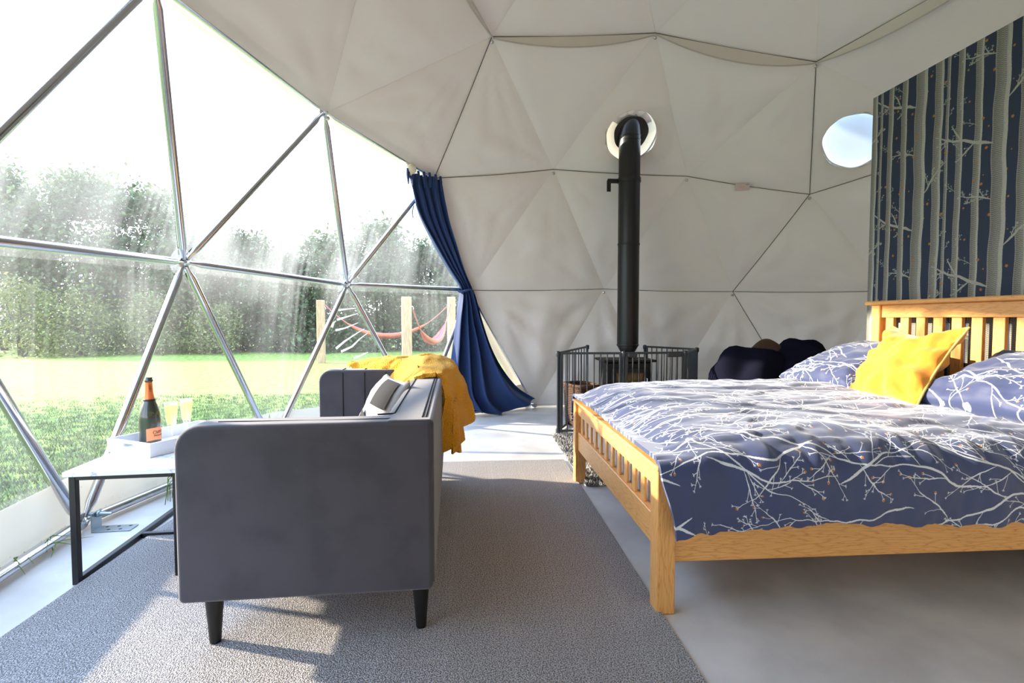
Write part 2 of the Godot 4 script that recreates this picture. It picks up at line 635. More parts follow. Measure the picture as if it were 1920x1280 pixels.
	grain.domain_warp_amplitude = 22.0
	grain.domain_warp_frequency = 0.01
	grain.fractal_type = FastNoiseLite.FRACTAL_RIDGED
	var wt := ntex(grain, 1024, 1024, [[0.0, 0.3, 0.62, 0.85, 1.0], [Color(0.92, 0.71, 0.45), Color(0.91, 0.69, 0.42), Color(0.89, 0.655, 0.385), Color(0.82, 0.57, 0.31), Color(0.70, 0.45, 0.22)]])
	for k in [["wood_x", Vector3(0.5, 5.0, 5.0)], ["wood_y", Vector3(5.0, 0.5, 5.0)], ["wood_z", Vector3(5.0, 5.0, 0.5)]]:
		var w := mat(Color(1, 0.98, 0.95), 0.42)
		w.albedo_texture = wt
		M[k[0]] = tri3(w, k[1])
	var tp := mat(Color(0.92, 0.95, 1.0), 0.6)
	tp.albedo_texture = twig_print()
	tp.cull_mode = BaseMaterial3D.CULL_DISABLED
	tp.rim_enabled = true
	tp.rim = 0.9
	tp.rim_tint = 1.0
	M.bedding = tp
	var wp := mat(Color(1, 1, 1), 0.7)
	wp.albedo_texture = wood_print()
	M.wallpaper = wp
	M.plaster = mat(Color(0.75, 0.73, 0.70), 0.8)
	var mu := mat(Color(0.90, 0.57, 0.13), 0.85)
	mu.rim_enabled = true
	mu.rim = 1.0
	mu.rim_tint = 0.1
	M.mustard = mu
	M.mustard_trim = mat(Color(0.95, 0.78, 0.42), 0.8)
	var fl := mat(Color(0.93, 0.66, 0.12), 0.95)
	fl.cull_mode = BaseMaterial3D.CULL_DISABLED
	fl.rim_enabled = true
	fl.rim = 0.8
	fl.rim_tint = 0.3
	fl.heightmap_enabled = true
	fl.heightmap_texture = ntex(noise(0.05, 61, 3), 512, 512)
	fl.heightmap_scale = 0.9
	fl.backlight_enabled = true
	fl.backlight = Color(0.3, 0.2, 0.05)
	M.fleece = tri3(fl, Vector3.ONE * 3.0)
	M.white_cloth = mat(Color(0.86, 0.86, 0.87), 0.9)
	var na := sheetmat(Color(0.07, 0.19, 0.38), 0.7)
	na.rim_enabled = true
	na.rim = 0.5
	na.backlight_enabled = true
	na.backlight = Color(0.05, 0.05, 0.05)
	M.drape = na
	var vn := mat(Color(0.085, 0.09, 0.14), 1.0)
	vn.metallic_specular = 0.1
	M.navy_velvet = vn
	M.brown = mat(Color(0.26, 0.18, 0.12), 0.8)
	M.grey_cloth = mat(Color(0.62, 0.60, 0.585), 0.85)
	M.char_cloth = mat(Color(0.07, 0.065, 0.07), 0.9)
	var mb := mat(Color(1, 1, 1), 0.16)
	mb.albedo_texture = marble_print()
	M.marble = tri3(mb, Vector3(1.3, 1.3, 1.3))
	M.tray = mat(Color(0.90, 0.91, 0.94), 0.5)
	var bg := mat(Color(0.10, 0.13, 0.03), 0.04)
	bg.clearcoat_enabled = true
	bg.clearcoat = 1.0
	M.bottle = bg
	M.foil = mat(Color(0.86, 0.45, 0.21), 0.35, 0.25)
	M.label = mat(Color(0.88, 0.55, 0.36), 0.6)
	M.ink = mat(Color(0.12, 0.07, 0.06), 0.7)
	M.gold_ink = mat(Color(0.42, 0.38, 0.2), 0.4, 0.5)
	var gl := mat(Color(0.96, 0.97, 0.97, 0.16), 0.02)
	gl.transparency = BaseMaterial3D.TRANSPARENCY_ALPHA
	M.glass = gl
	var wine := mat(Color(0.96, 0.87, 0.25, 0.5), 0.4)
	wine.transparency = BaseMaterial3D.TRANSPARENCY_ALPHA
	wine.backlight_enabled = true
	wine.backlight = Color(0.95, 0.85, 0.35)
	M.wine = wine
	M.wicker = tri3(mat(Color(0.29, 0.18, 0.10), 0.8), Vector3.ONE)
	var shag := mat(Color(1, 1, 1), 0.95)
	shag.vertex_color_use_as_albedo = true
	M.shag = shag
	var lawn := mat(Color(1, 1, 1), 0.95)
	lawn.albedo_texture = ntex(noise(0.02, 71, 5), 512, 512, [[0.2, 0.5, 0.8], [Color(0.34, 0.44, 0.14), Color(0.44, 0.53, 0.18), Color(0.56, 0.60, 0.22)]])
	M.lawn = tri3(lawn, Vector3.ONE * 0.45, true)
	var leaf := mat(Color(1, 1, 1), 0.6)
	leaf.cull_mode = BaseMaterial3D.CULL_DISABLED
	leaf.vertex_color_use_as_albedo = true
	leaf.backlight_enabled = true
	leaf.backlight = Color(0.8, 0.8, 0.8)
	M.leaf = leaf
	M.bark = mat(Color(0.22, 0.19, 0.15), 0.9)
	M.blade = sheetmat(Color(0.35, 0.48, 0.14), 0.7)
	var po := mat(Color(1, 1, 1), 0.8)
	po.albedo_texture = ntex(noise(0.02, 81, 3), 256, 256, [[0.0, 1.0], [Color(0.60, 0.48, 0.36), Color(0.74, 0.62, 0.48)]])
	M.post = tri3(po, Vector3(5, 0.6, 5))
	M.rope = mat(Color(0.66, 0.36, 0.34), 0.9)
	M.ham = [sheetmat(Color(0.66, 0.12, 0.16)), sheetmat(Color(0.72, 0.26, 0.20)), sheetmat(Color(0.66, 0.14, 0.24)), sheetmat(Color(0.58, 0.24, 0.40)), sheetmat(Color(0.72, 0.36, 0.24))]
	M.tagcard = mat(Color(0.80, 0.72, 0.70), 0.5)

# ---------------------------------------------------------------- the dome
const CENTRE := Vector3(1.831, 0.7316, -2.606)
const RADIUS := 3.938
const AZ := -0.6849   # heading of the corner above the curtain, from -z towards +x
var dome_faces := []   # [a, b, c, big face kind, k]
var FLUE := Vector3(1.696, 3.10, -5.61)
var PORT := Vector3(3.86, 2.93, -5.08)

func on_sphere(lat: float, az: float) -> Vector3:
	return Vector3(cos(lat) * sin(az), sin(lat), -cos(lat) * cos(az))

func dome_point(u: Vector3) -> Vector3:
	u = u.normalized()
	var p := CENTRE + u * RADIUS
	if u.y < -0.1:
		p.y = 0.03
	for m in MEASURED:
		if Vector2(p.x - m.x, p.z - m.z).length() < 0.22 and absf(p.y - m.y) < 0.2:
			return m
	return p

func dome_layout() -> void:
	var lat := atan(0.5)
	var cut := -0.32
	for k in 5:
		var u0 := on_sphere(lat, AZ + k * TAU / 5.0)
		var u1 := on_sphere(lat, AZ + (k + 1) * TAU / 5.0)
		var l0 := on_sphere(-lat, AZ + (k + 0.5) * TAU / 5.0)
		var l9 := on_sphere(-lat, AZ + (k - 0.5) * TAU / 5.0)
		for f in [[Vector3.UP, u0, u1, 0], [l0, u1, u0, 1], [u0, l9, l0, 2]]:
			var P := {}
			for i in 4:
				for j in 4 - i:
					P[Vector2i(i, j)] = (f[0] * (3 - i - j) + f[1] * i + f[2] * j) / 3.0
			for i in 3:
				for j in 3 - i:
					var t := [[Vector2i(i, j), Vector2i(i + 1, j), Vector2i(i, j + 1)]]
					if i + j < 2:
						t.append([Vector2i(i + 1, j), Vector2i(i + 1, j + 1), Vector2i(i, j + 1)])
					for q in t:
						var a: Vector3 = P[q[0]].normalized()
						var b: Vector3 = P[q[1]].normalized()
						var c: Vector3 = P[q[2]].normalized()
						if minf(a.y, minf(b.y, c.y)) < cut:
							continue
						dome_faces.append([dome_point(a), dome_point(b), dome_point(c), f[3], k])

func is_back_bay(f: Array) -> bool:   # glazed entrance bay behind the photographer
	return f[3] == 2 and f[4] == 3

func is_window(f: Array) -> bool:   # the bay between the two five-way corners, k = 4 to 0
	if is_back_bay(f):
		return true
	if f[3] == 1:
		return f[4] == 4
	if f[3] == 2:
		if f[4] == 0 or f[4] == 4:
			return true
	return false

func key(p: Vector3) -> String:
	return "%.2f %.2f %.2f" % [p.x, p.y, p.z]

func edge_key(a: Vector3, b: Vector3) -> String:
	var x := key(a)
	var y := key(b)
	return x + "|" + y if x < y else y + "|" + x

func liner(a: Vector3, b: Vector3, c: Vector3, sd: int) -> MB:
	var m := MB.new()
	var n := 26
	var nn := (b - a).cross(c - a).normalized()
	if nn.dot(CENTRE - a) < 0.0:
		nn = -nn
	var hole := PORT if (PORT - (a + b + c) / 3.0).length() < 1.0 else FLUE
	var hr := 0.275
	var ph := [0.0, 0.0, 0.0]
	for k in 3:
		ph[k] = fposmod([a, b, c][k].x * 7.3 + sd * 1.7, TAU)
	var id := {}
	var low := minf(a.y, minf(b.y, c.y)) < 0.1
	var fn := noise(1.4, sd + 5, 2)
	var hp := hole - nn * (hole - a).dot(nn)
	for i in n + 1:
		for j in n + 1 - i:
			var w := Vector3(n - i - j, i, j) / n
			var p := a * w.x + b * w.y + c * w.z
			var e := minf(w.x, minf(w.y, w.z))
			var fade := smoothstep(0.0, 0.10, e)
			var d := 0.0
			for k in 3:
				var r: float = 1.0 - w[k]
				var q: float = atan2(w[(k + 1) % 3], w[(k + 2) % 3] + 1e-6) / (PI / 2)
				var fr := 3.0 + float((sd * 7 + k * 3) % 4)
				var wv: float = q * PI * fr * 0.8 + ph[k] + 0.5 * sin(r * 6.0 + ph[k])
				var fold: float = 0.5 * sin(wv * 1.3) + pow(1.0 - absf(sin(wv)), 3.0) * (0.6 + 0.6 * sin(wv * 0.7 + sd))
				d += fold * (0.20 if low else 0.15) * r * exp(-r * (2.6 if low else 3.6)) * smoothstep(0.0, 0.10, r)
				d -= 0.035 * exp(-r * r * 90.0)
			d = d * fade + 0.028 * fade * fn.get_noise_2d(p.x + p.z * 0.7, p.y) + 0.03 * pow(minf(1.0, 27.0 * w.x * w.y * w.z), 0.7)
			p += nn * (0.03 + d)
			var flat := p - nn * (p - hp).dot(nn)
			var rr := (flat - hp).length()
			if absf(rr - hr) < 0.045:
				p = hp + (flat - hp) / rr * hr + nn * (p - hp).dot(nn)
			id[Vector2i(i, j)] = m.vert(p, Vector2(p.x + p.z, p.y))
	for i in n:
		for j in n - i:
			var t := [[Vector2i(i, j), Vector2i(i + 1, j), Vector2i(i, j + 1)]]
			if i + j < n - 1:
				t.append([Vector2i(i + 1, j), Vector2i(i + 1, j + 1), Vector2i(i, j + 1)])
			for q in t:
				var g: Vector3 = (m.v[id[q[0]]] + m.v[id[q[1]]] + m.v[id[q[2]]]) / 3.0
				var gf := g - nn * (g - hp).dot(nn)
				if (gf - hp).length() < hr - 0.012:
					continue
				m.tri(id[q[0]], id[q[2]], id[q[1]])
	return m

func droop(a: Vector3, b: Vector3, sag: float, inn: float, n := 14) -> Array:
	var l := []
	for i in n + 1:
		var t := float(i) / n
		var p := a.lerp(b, t)
		p.y -= sag * 4.0 * t * (1.0 - t)
		p += (CENTRE - p).normalized() * inn
		l.append(p)
	return l

func strut(a: Vector3, b: Vector3, r: float) -> MB:
	var d := (b - a).normalized()
	var L := (b - a).length()
	var path := []
	var rr := []
	for q in [[0.028, 0.55], [0.07, 0.58], [0.12, 1.0], [L - 0.12, 1.0], [L - 0.07, 0.58], [L - 0.028, 0.55]]:
		path.append(a + d * q[0])
		rr.append(r * q[1])
	var m := MB.new()
	m.tube(path, rr, 14)
	return m

func ring(c: Vector3, n: Vector3, r0: float, r1: float, seg := 40, dome := 0.0) -> MB:
	var m := MB.new()
	var x := n.cross(Vector3.UP).normalized()
	var y := x.cross(n)
	var rows := []
	for k in 7:
		var f := k / 6.0
		var l := PackedVector3Array()
		for s in seg:
			var t := TAU * s / seg
			var wob := 1.0 + 0.02 * sin(t * 3.0) + 0.012 * sin(t * 7.0)
			l.append(c + (x * cos(t) + y * sin(t)) * lerpf(r0, r1, f) * wob + n * dome * sin(f * PI))
		rows.append(l)
	m.grid(rows, null, true)
	return m

func build_dome() -> void:
	dome_layout()
	var wall := thing("wall_dome", "grey fabric dome wall of sagging triangular panels behind the stove and bed", "wall", Vector3.ZERO, 0, "", "structure")
	var roof := thing("ceiling", "grey fabric dome ceiling of large creased triangular panels overhead", "ceiling", Vector3.ZERO, 0, "", "structure")
	var win := thing("window_1", "large clear plastic bay window of steel tubes on the left of the dome", "window", Vector3.ZERO, 0, "", "structure")
	var entry := thing("window_3", "cream fabric entrance bay in the dome behind the viewpoint", "window", Vector3.ZERO, 0, "", "structure")
	var edges := {}
	var sd := 0
	for f in dome_faces:
		sd += 1
		var isw := is_window(f)
		for e in [[f[0], f[1]], [f[1], f[2]], [f[2], f[0]]]:
			var k := edge_key(e[0], e[1])
			if not edges.has(k):
				edges[k] = [e[0], e[1], 0, 0]
			edges[k][2 if isw else 3] += 1
		var top: bool = (f[0].y + f[1].y + f[2].y) / 3.0 > 2.7
		if not isw:
			obj("liner_panel", liner(f[0], f[1], f[2], sd), M.liner, roof if top else wall)
		else:
			var a: Vector3 = f[0]
			var b: Vector3 = f[1]
			var c: Vector3 = f[2]
			var nn := (b - a).cross(c - a).normalized()
			if nn.dot(CENTRE - a) > 0.0:
				nn = -nn
			var m := MB.new()
			var off := nn * 0.035
			var ids := []
			for p in [a, b, c]:
				var az := atan2(p.x - CENTRE.x, -(p.z - CENTRE.z))
				ids.append(m.vert(p + off, Vector2(az * 1.3, 1.0 - p.y / 2.9)))
			m.tri(ids[0], ids[1], ids[2])
			obj("pane", m, M.blind if is_back_bay(f) else M.film, entry if is_back_bay(f) else win)
	var hubs := {}
	for k in edges:
		var e = edges[k]
		var a: Vector3 = e[0]
		var b: Vector3 = e[1]
		var mid := (a + b) * 0.5
		if e[2] > 0:
			var low := maxf(a.y, b.y) < 0.2
			var up := Vector3(0, 0.02 if low else 0.0, 0)
			obj("strut", strut(a + up, b + up, 0.025), M.steel, entry if mid.z > -0.6 and mid.x > 0.2 else win)
			for p in [a, b]:
				hubs[key(p)] = p
			if e[3] > 0 and not low:   # hem where cloth meets clear plastic
				var d := (b - a).normalized()
				var o := (mid - CENTRE).normalized()
				var s := d.cross(o).normalized()
				var m := MB.new()
				var rows := []
				for q in ([-0.055, -0.02, 0.02, 0.06] if mid.y > 2.0 else [-0.11, -0.04, 0.04, 0.11]):
					var l := PackedVector3Array()
					for i in 21:
						var t := i / 20.0
						l.append(a.lerp(b, t) + s * (q + 0.006 * sin(t * 23.0)) + o * (0.03 + 0.012 * cos(q * (30.0 if mid.y > 2.0 else 15.0))))
					rows.append(l)
				m.grid(rows)
				obj("hem", m, M.hem, entry if mid.z > -0.6 and mid.x > 0.2 else win)
			elif e[2] == 2:   # welded overlap of the plastic, just below a level tube
				if absf(a.y - b.y) < 0.15 and mid.y > 0.5:
					var m := MB.new()
					var o := (mid - CENTRE).normalized() * 0.028
					m.quad(a + o + Vector3(0, -0.015, 0), b + o + Vector3(0, -0.015, 0), b + o * 1.1 + Vector3(0, -0.062, 0), a + o * 1.1 + Vector3(0, -0.062, 0))
					obj("weld_strip", m, M.film, entry if mid.z > -0.6 and mid.x > 0.2 else win)
			if low:
				var o := (mid - CENTRE)
				o.y = 0
				o = o.normalized()
				var lean := Vector3(-o.x * 0.02, 0.27, -o.z * 0.02)
				var m := MB.new()
				m.quad(a + o * 0.045 + Vector3(0, -0.06, 0), b + o * 0.045 + Vector3(0, -0.06, 0), b + o * 0.045 + lean, a + o * 0.045 + lean)
				obj("skirt", m, M.skirt, entry if mid.z > -0.6 and mid.x > 0.2 else win)
				var m2 := MB.new()
				m2.quad(a + o * 0.040 + lean * 0.98, b + o * 0.040 + lean * 0.98, b + o * 0.038 + lean * 1.12, a + o * 0.038 + lean * 1.12)
				obj("skirt_edge", m2, M.film, entry if mid.z > -0.6 and mid.x > 0.2 else win)
		else:
			var level := absf(a.y - b.y) < 0.45 and (Vector2(a.x - b.x, a.z - b.z).length() > 0.9)
			var host: Node = roof if mid.y > 2.7 else wall
			var cord := level
			if not level:   # a few upright seams are stitched with a visible cord
				for q in [[Vector3(-0.41, 2.52, -5.31), Vector3(0.15, 3.61, -4.70)], [Vector3(3.30, 3.59, -4.88), Vector3(3.73, 2.49, -5.57)], [Vector3(3.20, 1.44, -6.23), Vector3(3.73, 2.49, -5.57)], [Vector3(3.20, 1.44, -6.23), Vector3(3.9, 0.03, -5.9)]]:
					if mid.distance_to((q[0] + q[1]) * 0.5) < 0.3:
						cord = true
			if cord and mid.y > 0.2:
				obj("seam", tubem(droop(a, b, 0.012, 0.035), 0.0036, 6), M.seam, host)
			if level and mid.y > 3.2:
				var top := droop(a, b, 0.008, 0.045, 20)
				var bot := droop(a, b, 0.12 + 0.025 * sin(mid.x * 5.0), 0.07, 20)
				var m := MB.new()
				m.grid([PackedVector3Array(top), PackedVector3Array(bot)])
				obj("flap", m, M.liner, host)
				obj("piping", tubem(bot, 0.0065, 8), M.piping, host)
			if level and mid.y < 0.2:
				var o := (mid - CENTRE)
				o.y = 0
				o = o.normalized()
				var m := MB.new()
				var rows := []
				for q in 4:
					var l := PackedVector3Array()
					for i in 25:
						var t := i / 24.0
						l.append(a.lerp(b, t) - o * (0.03 - 0.02 * sin(t * 31.0) * q / 3.0 - q * 0.02) + Vector3(0, 0.02 - q * 0.02, 0))
					rows.append(l)
				m.grid(rows)
				obj("ground_flap", m, M.hem, wall)
	for k in hubs:
		var p: Vector3 = hubs[k]
		var o := (p - CENTRE).normalized()
		if p.y < 0.2:
			p.y += 0.02
			o = Vector3(o.x, 0, o.z).normalized()
		var y := o
		var x := y.cross(Vector3(0.3, 0.9, 0.1)).normalized()
		var B := Basis(x, y, x.cross(y))
		var m := MB.new()
		m.lathe([Vector2(0, -0.035), Vector2(0.008, -0.035), Vector2(0.008, -0.02), Vector2(0.02, -0.02), Vector2(0.02, -0.008), Vector2(0.042, -0.008), Vector2(0.045, 0.0), Vector2(0.042, 0.012), Vector2(0, 0.012)], p, 18, B)
		obj("hub", m, M.steel, entry if p.z > -0.6 and p.x > 0.2 else win)
		if p.y > 0.5 and p.y < 2.0:
			var m2 := MB.new()
			m2.lathe([Vector2(0, 0.024), Vector2(0.085, 0.024), Vector2(0.088, 0.027), Vector2(0.085, 0.030), Vector2(0, 0.030)], p, 28, B)
			obj("clear_washer", m2, M.clear, entry if p.z > -0.6 and p.x > 0.2 else win)
	for s in SMEARS:
		var r := []
		for i in s.size():
			r.append(lerpf(0.011, 0.002, float(i) / (s.size() - 1)))
		obj("smear", tubem(s, r, 6), M.smear, win)
	# bolts that pull the liner to the frame
	var seen := {}
	for f in dome_faces:
		if is_window(f):
			continue
		for j in 3:
			var p: Vector3 = f[j]
			if seen.has(key(p)) or hubs.has(key(p)) and p.y < 0.3 or p.y < 0.3:
				continue
			seen[key(p)] = true
			var o := (CENTRE - p).normalized()
			var c := p + o * 0.036 - Vector3(0, 0.045, 0)
			var x := o.cross(Vector3.UP).normalized() if absf(o.y) < 0.95 else Vector3.RIGHT
			var m := MB.new()
			m.lathe([Vector2(0, 0.016), Vector2(0.006, 0.015), Vector2(0.007, 0.006), Vector2(0.016, 0.005), Vector2(0.017, 0.0), Vector2(0, -0.004)], c, 12, Basis(x, o, x.cross(o)))
			obj("bolt", m, M.steel, roof if p.y > 2.7 else wall)
	# flue patch and round port
	var fn := Vector3.ZERO
	var pn := Vector3.ZERO
	for f in dome_faces:
		var g: Vector3 = (f[0] + f[1] + f[2]) / 3.0
		var nn: Vector3 = (f[1] - f[0]).cross(f[2] - f[0]).normalized()
		if nn.dot(CENTRE - g) < 0.0:
			nn = -nn
		if g.distance_to(Vector3(1.69, 3.13, -5.58)) < 0.2:
			fn = nn
			FLUE = FLUE - nn * ((FLUE - f[0]).dot(nn))
		elif g.distance_to(PORT) < 0.45:
			pn = nn if pn == Vector3.ZERO else pn
			PORT = PORT - nn * ((PORT - f[0]).dot(nn))
	obj("flue_patch", ring(FLUE - fn * 0.05, fn, 0.12, 0.345, 44), M.patch, wall)
	obj("flue_rim", ring(FLUE + fn * 0.035, fn, 0.27, 0.295, 60, 0.008), M.piping, wall)
	var fo := MB.new()
	var x := fn.cross(Vector3.UP).normalized()
	var y := x.cross(fn)
	if y.y < 0:
		y = -y
	var rows := []
	for k in 2:
		var l := PackedVector3Array()
		for s in 15:
			var t := deg_to_rad(25.0 + 130.0 * s / 14.0)
			l.append(FLUE + (x * cos(t) + y * sin(t)) * (0.16 + 0.085 * k) + fn * (0.0 + 0.008 * sin(s * 2.1)) + Vector3(0, 0.03, 0))
		rows.append(l)
	fo.grid(rows)
	var foil := tri3(sheetmat(Color(0.75, 0.74, 0.72), 0.3), Vector3.ONE)
	foil.metallic = 0.6
	obj("foil_collar", fo, foil, wall)
	var port := thing("window_2", "round clear porthole in the dome fabric beside the printed partition", "window", Vector3.ZERO, 0, "", "structure")
	obj("pane", ring(PORT - pn * 0.03, pn, 0.0, 0.32, 48), M.frost, port)
	obj("rim", ring(PORT + pn * 0.035, pn, 0.268, 0.292, 60, 0.008), M.piping, port)

func build_shell() -> void:
	# floor deck
	var m := MB.new()
	var P := PackedVector3Array()
	for s in 60:
		var t := TAU * s / 60.0
		P.append(Vector3(CENTRE.x + 3.93 * cos(t), 0, CENTRE.z + 3.93 * sin(t)))
	var lo := PackedVector3Array()
	var mid := PackedVector3Array()
	var mid2 := PackedVector3Array()
	for p in P:
		lo.append(p - Vector3(0, 0.12, 0))
		mid.append(Vector3(CENTRE.x, 0, CENTRE.z))
		mid2.append(Vector3(CENTRE.x, -0.12, CENTRE.z))
	m.grid([mid, P], null, true)
	m.grid([P, lo], null, true)
	m.grid([lo, mid2], null, true)
	m.outward(0)
	tag(obj("floor", m, M.deck), "smooth pale grey painted floor of the dome", "floor", "", "structure")
	# partition
	var wall := thing("wall_right", "navy wallpapered partition printed with pale birch trunks and gold stars", "wall", Vector3.ZERO, 0, "", "structure")
	obj("partition_core", boxm(Vector3(2.96, 1.345, -2.52), Vector3(0.13, 2.69, 2.20), 0.004), M.plaster, wall)
	var w := MB.new()
	var i := 0
	for q in [[Vector3(2.892, 0, -3.623), Vector3(2.892, 0, -1.417)], [Vector3(3.028, 0, -3.623), Vector3(2.892, 0, -3.623)], [Vector3(2.892, 0, -1.417), Vector3(3.028, 0, -1.417)]]:
		var L: float = q[0].distance_to(q[1])
		var u0: float = q[0].z / 1.04 - (q[0].x - 2.892) / 1.04 + 0.204
		var v0 := -0.4875
		var a := w.vert(q[0], Vector2(u0, v0))
		w.vert(q[1], Vector2(u0 + L / 1.04, v0))
		w.vert(q[1] + Vector3(0, 2.693, 0), Vector2(u0 + L / 1.04, v0 - 2.693 / 0.8))
		w.vert(q[0] + Vector3(0, 2.693, 0), Vector2(u0, v0 - 2.693 / 0.8))
		w.tri(a, a + 2, a + 1)
		w.tri(a, a + 3, a + 2)
		i += 1
	obj("wallpaper", w, M.wallpaper, wall)
	# carpet
	var c := MB.new()
	var out := [Vector2(-1.66, -3.92), Vector2(0.69, -3.92), Vector2(0.69, 0.75), Vector2(-0.35, 0.2), Vector2(-1.6, -0.95)]
	for y in [0.013, 0.0]:
		var b := c.v.size()
		for p in out:
			c.vert(Vector3(p.x, y, p.y))
		for k in range(1, out.size() - 1):
			if y > 0.0:
				c.tri(b, b + k + 1, b + k)
			else:
				c.tri(b, b + k, b + k + 1)
	for k in out.size():
		var p: Vector2 = out[k]
		var q: Vector2 = out[(k + 1) % out.size()]
		c.quad(Vector3(p.x, 0, p.y), Vector3(q.x, 0, q.y), Vector3(q.x, 0.013, q.y), Vector3(p.x, 0.013, p.y))
	c.outward(0)
	tag(obj("carpet", c, M.carpet), "flecked grey loop pile carpet under the sofa", "carpet")

# ---------------------------------------------------------------- soft shapes
# cushion lying in the xy plane, w by h, t thick at the middle
func cushion(w: float, h: float, t: float, sd: int, wrinkle := 0.012, pinch := 0.07, uvs := 0.0, dip := 0.0) -> MB:
	var m := MB.new()
	var n := 44
	var f1 := noise(3.2, sd, 3)
	for side in [1, -1]:
		var rows := []
		var us := []
		for j in n + 1:
			var l := PackedVector3Array()
			var ul := PackedVector2Array()
			for i in n + 1:
				var u := -cos(PI * i / n)
				var v := -cos(PI * j / n)
				var px := w * 0.5 * u * (1.0 - pinch * (1.0 - v * v) * absf(u))
				var py := h * 0.5 * v * (1.0 - pinch * (1.0 - u * u) * absf(v)) - dip * pow(1.0 - u * u, 2.0) * pow(maxf(0.0, v), 2.0)
				var pr := pow(maxf(0.0, (1.0 - pow(absf(u), 2.6)) * (1.0 - pow(absf(v), 2.6))), 0.42)
				var rad := sin((atan2(v, u) + 0.3) * 9.0 + sd) * 0.5 + 0.5
				var e := maxf(absf(u), absf(v))
				var d := t * 0.5 * pr + wrinkle * minf(1.0, pr * 2.5) * (f1.get_noise_3d(px * 2.2, py * 2.2, side * 3.0) * 1.1 - rad * smoothstep(0.45, 0.85, e) * 0.8)
				l.append(Vector3(px, py, side * maxf(0.0, d)))
				ul.append(Vector2(px, py) * uvs + Vector2(0.31 * sd, 0.17 * sd))
			rows.append(l)
			us.append(ul)
		var first := m.ix.size()
		m.grid(rows, us)
		if side > 0:
			for k in range(first, m.ix.size(), 3):
				var q := m.ix[k + 1]
				m.ix[k + 1] = m.ix[k + 2]
				m.ix[k + 2] = q
	m.outward(0)
	return m

func cushion_edge(w: float, h: float, r: float, pinch := 0.07, dip := 0.0) -> MB:
	var path := []
	var n := 20
	var pt := func(u: float, v: float):
		return Vector3(w * 0.5 * u * (1.0 - pinch * (1.0 - v * v) * absf(u)), h * 0.5 * v * (1.0 - pinch * (1.0 - u * u) * absf(v)) - dip * pow(1.0 - u * u, 2.0) * pow(maxf(0.0, v), 2.0), 0)
	for i in n:
		path.append(pt.call(-1.0 + 2.0 * i / n, -1.0))
	for i in n:
		path.append(pt.call(1.0, -1.0 + 2.0 * i / n))
	for i in n:
		path.append(pt.call(1.0 - 2.0 * i / n, 1.0))
	for i in n + 1:
		path.append(pt.call(-1.0, 1.0 - 2.0 * i / n))
	return tubem(path, r, 6)

# rounded slab: outline polygon in xy (with rounded corners), extruded in z with soft edges
func rounded(pts: Array, rad: Array, seg := 7) -> PackedVector2Array:
	var out := PackedVector2Array()
	for k in pts.size():
		var p: Vector2 = pts[k]
		var a: Vector2 = (pts[(k - 1 + pts.size()) % pts.size()] - p).normalized()
		var b: Vector2 = (pts[(k + 1) % pts.size()] - p).normalized()
		var r: float = rad[k]
		var half := a.angle_to(b) * 0.5
		var tl := r / absf(tan(half))
		var c := p + (a + b).normalized() * (r / absf(sin(half)))
		var s := p + a * tl - c
		var e := p + b * tl - c
		var tot := s.angle_to(e)
		for i in seg + 1:
			out.append(c + s.rotated(tot * i / seg))
	return out

func slab(outline: PackedVector2Array, z0: float, z1: float, e: float, xf := Transform3D()) -> MB:
	var m := MB.new()
	var n := outline.size()
	var mid := Vector2.ZERO
	for p in outline:
		mid += p
	mid /= n
	var ins := func(d: float):
		var l := PackedVector2Array()
		for k in n:
			var a := outline[(k - 1 + n) % n]
			var b := outline[(k + 1) % n]
			var t := (b - a).normalized()
			var q := Vector2(-t.y, t.x)
			if q.dot(mid - outline[k]) < 0:
				q = -q
			l.append(outline[k] + q * d)
		return l
	var rows := []
	var add := func(l: PackedVector2Array, z: float):
		var r := PackedVector3Array()
		for p in l:
			r.append(xf * Vector3(p.x, p.y, z))
		rows.append(r)
	for k in 5:
		var t := PI / 2 * k / 4.0
		add.call(ins.call(e * (1.0 - sin(t))), z0 + e * (1.0 - cos(t)))
	for k in 5:
		var t := PI / 2 * k / 4.0
		add.call(ins.call(e * (1.0 - cos(t))), z1 - e * (1.0 - sin(t)))
	m.grid(rows, null, true)
	m.outward(0)
	var cap: PackedVector2Array = ins.call(e)
	var tr := Geometry2D.triangulate_polygon(cap)
	for side in 2:
		var b := m.v.size()
		var z := z0 if side == 0 else z1
		var nz := xf.basis * Vector3(0, 0, -1.0 if side == 0 else 1.0)
		for p in cap:
			m.vert(xf * Vector3(p.x, p.y, z))
		for k in range(0, tr.size(), 3):
			var q := [b + tr[k], b + tr[k + 1], b + tr[k + 2]]
			if (m.v[q[2]] - m.v[q[0]]).cross(m.v[q[1]] - m.v[q[0]]).dot(nz) < 0.0:
				q.reverse()
			m.tri(q[0], q[1], q[2])
	return m

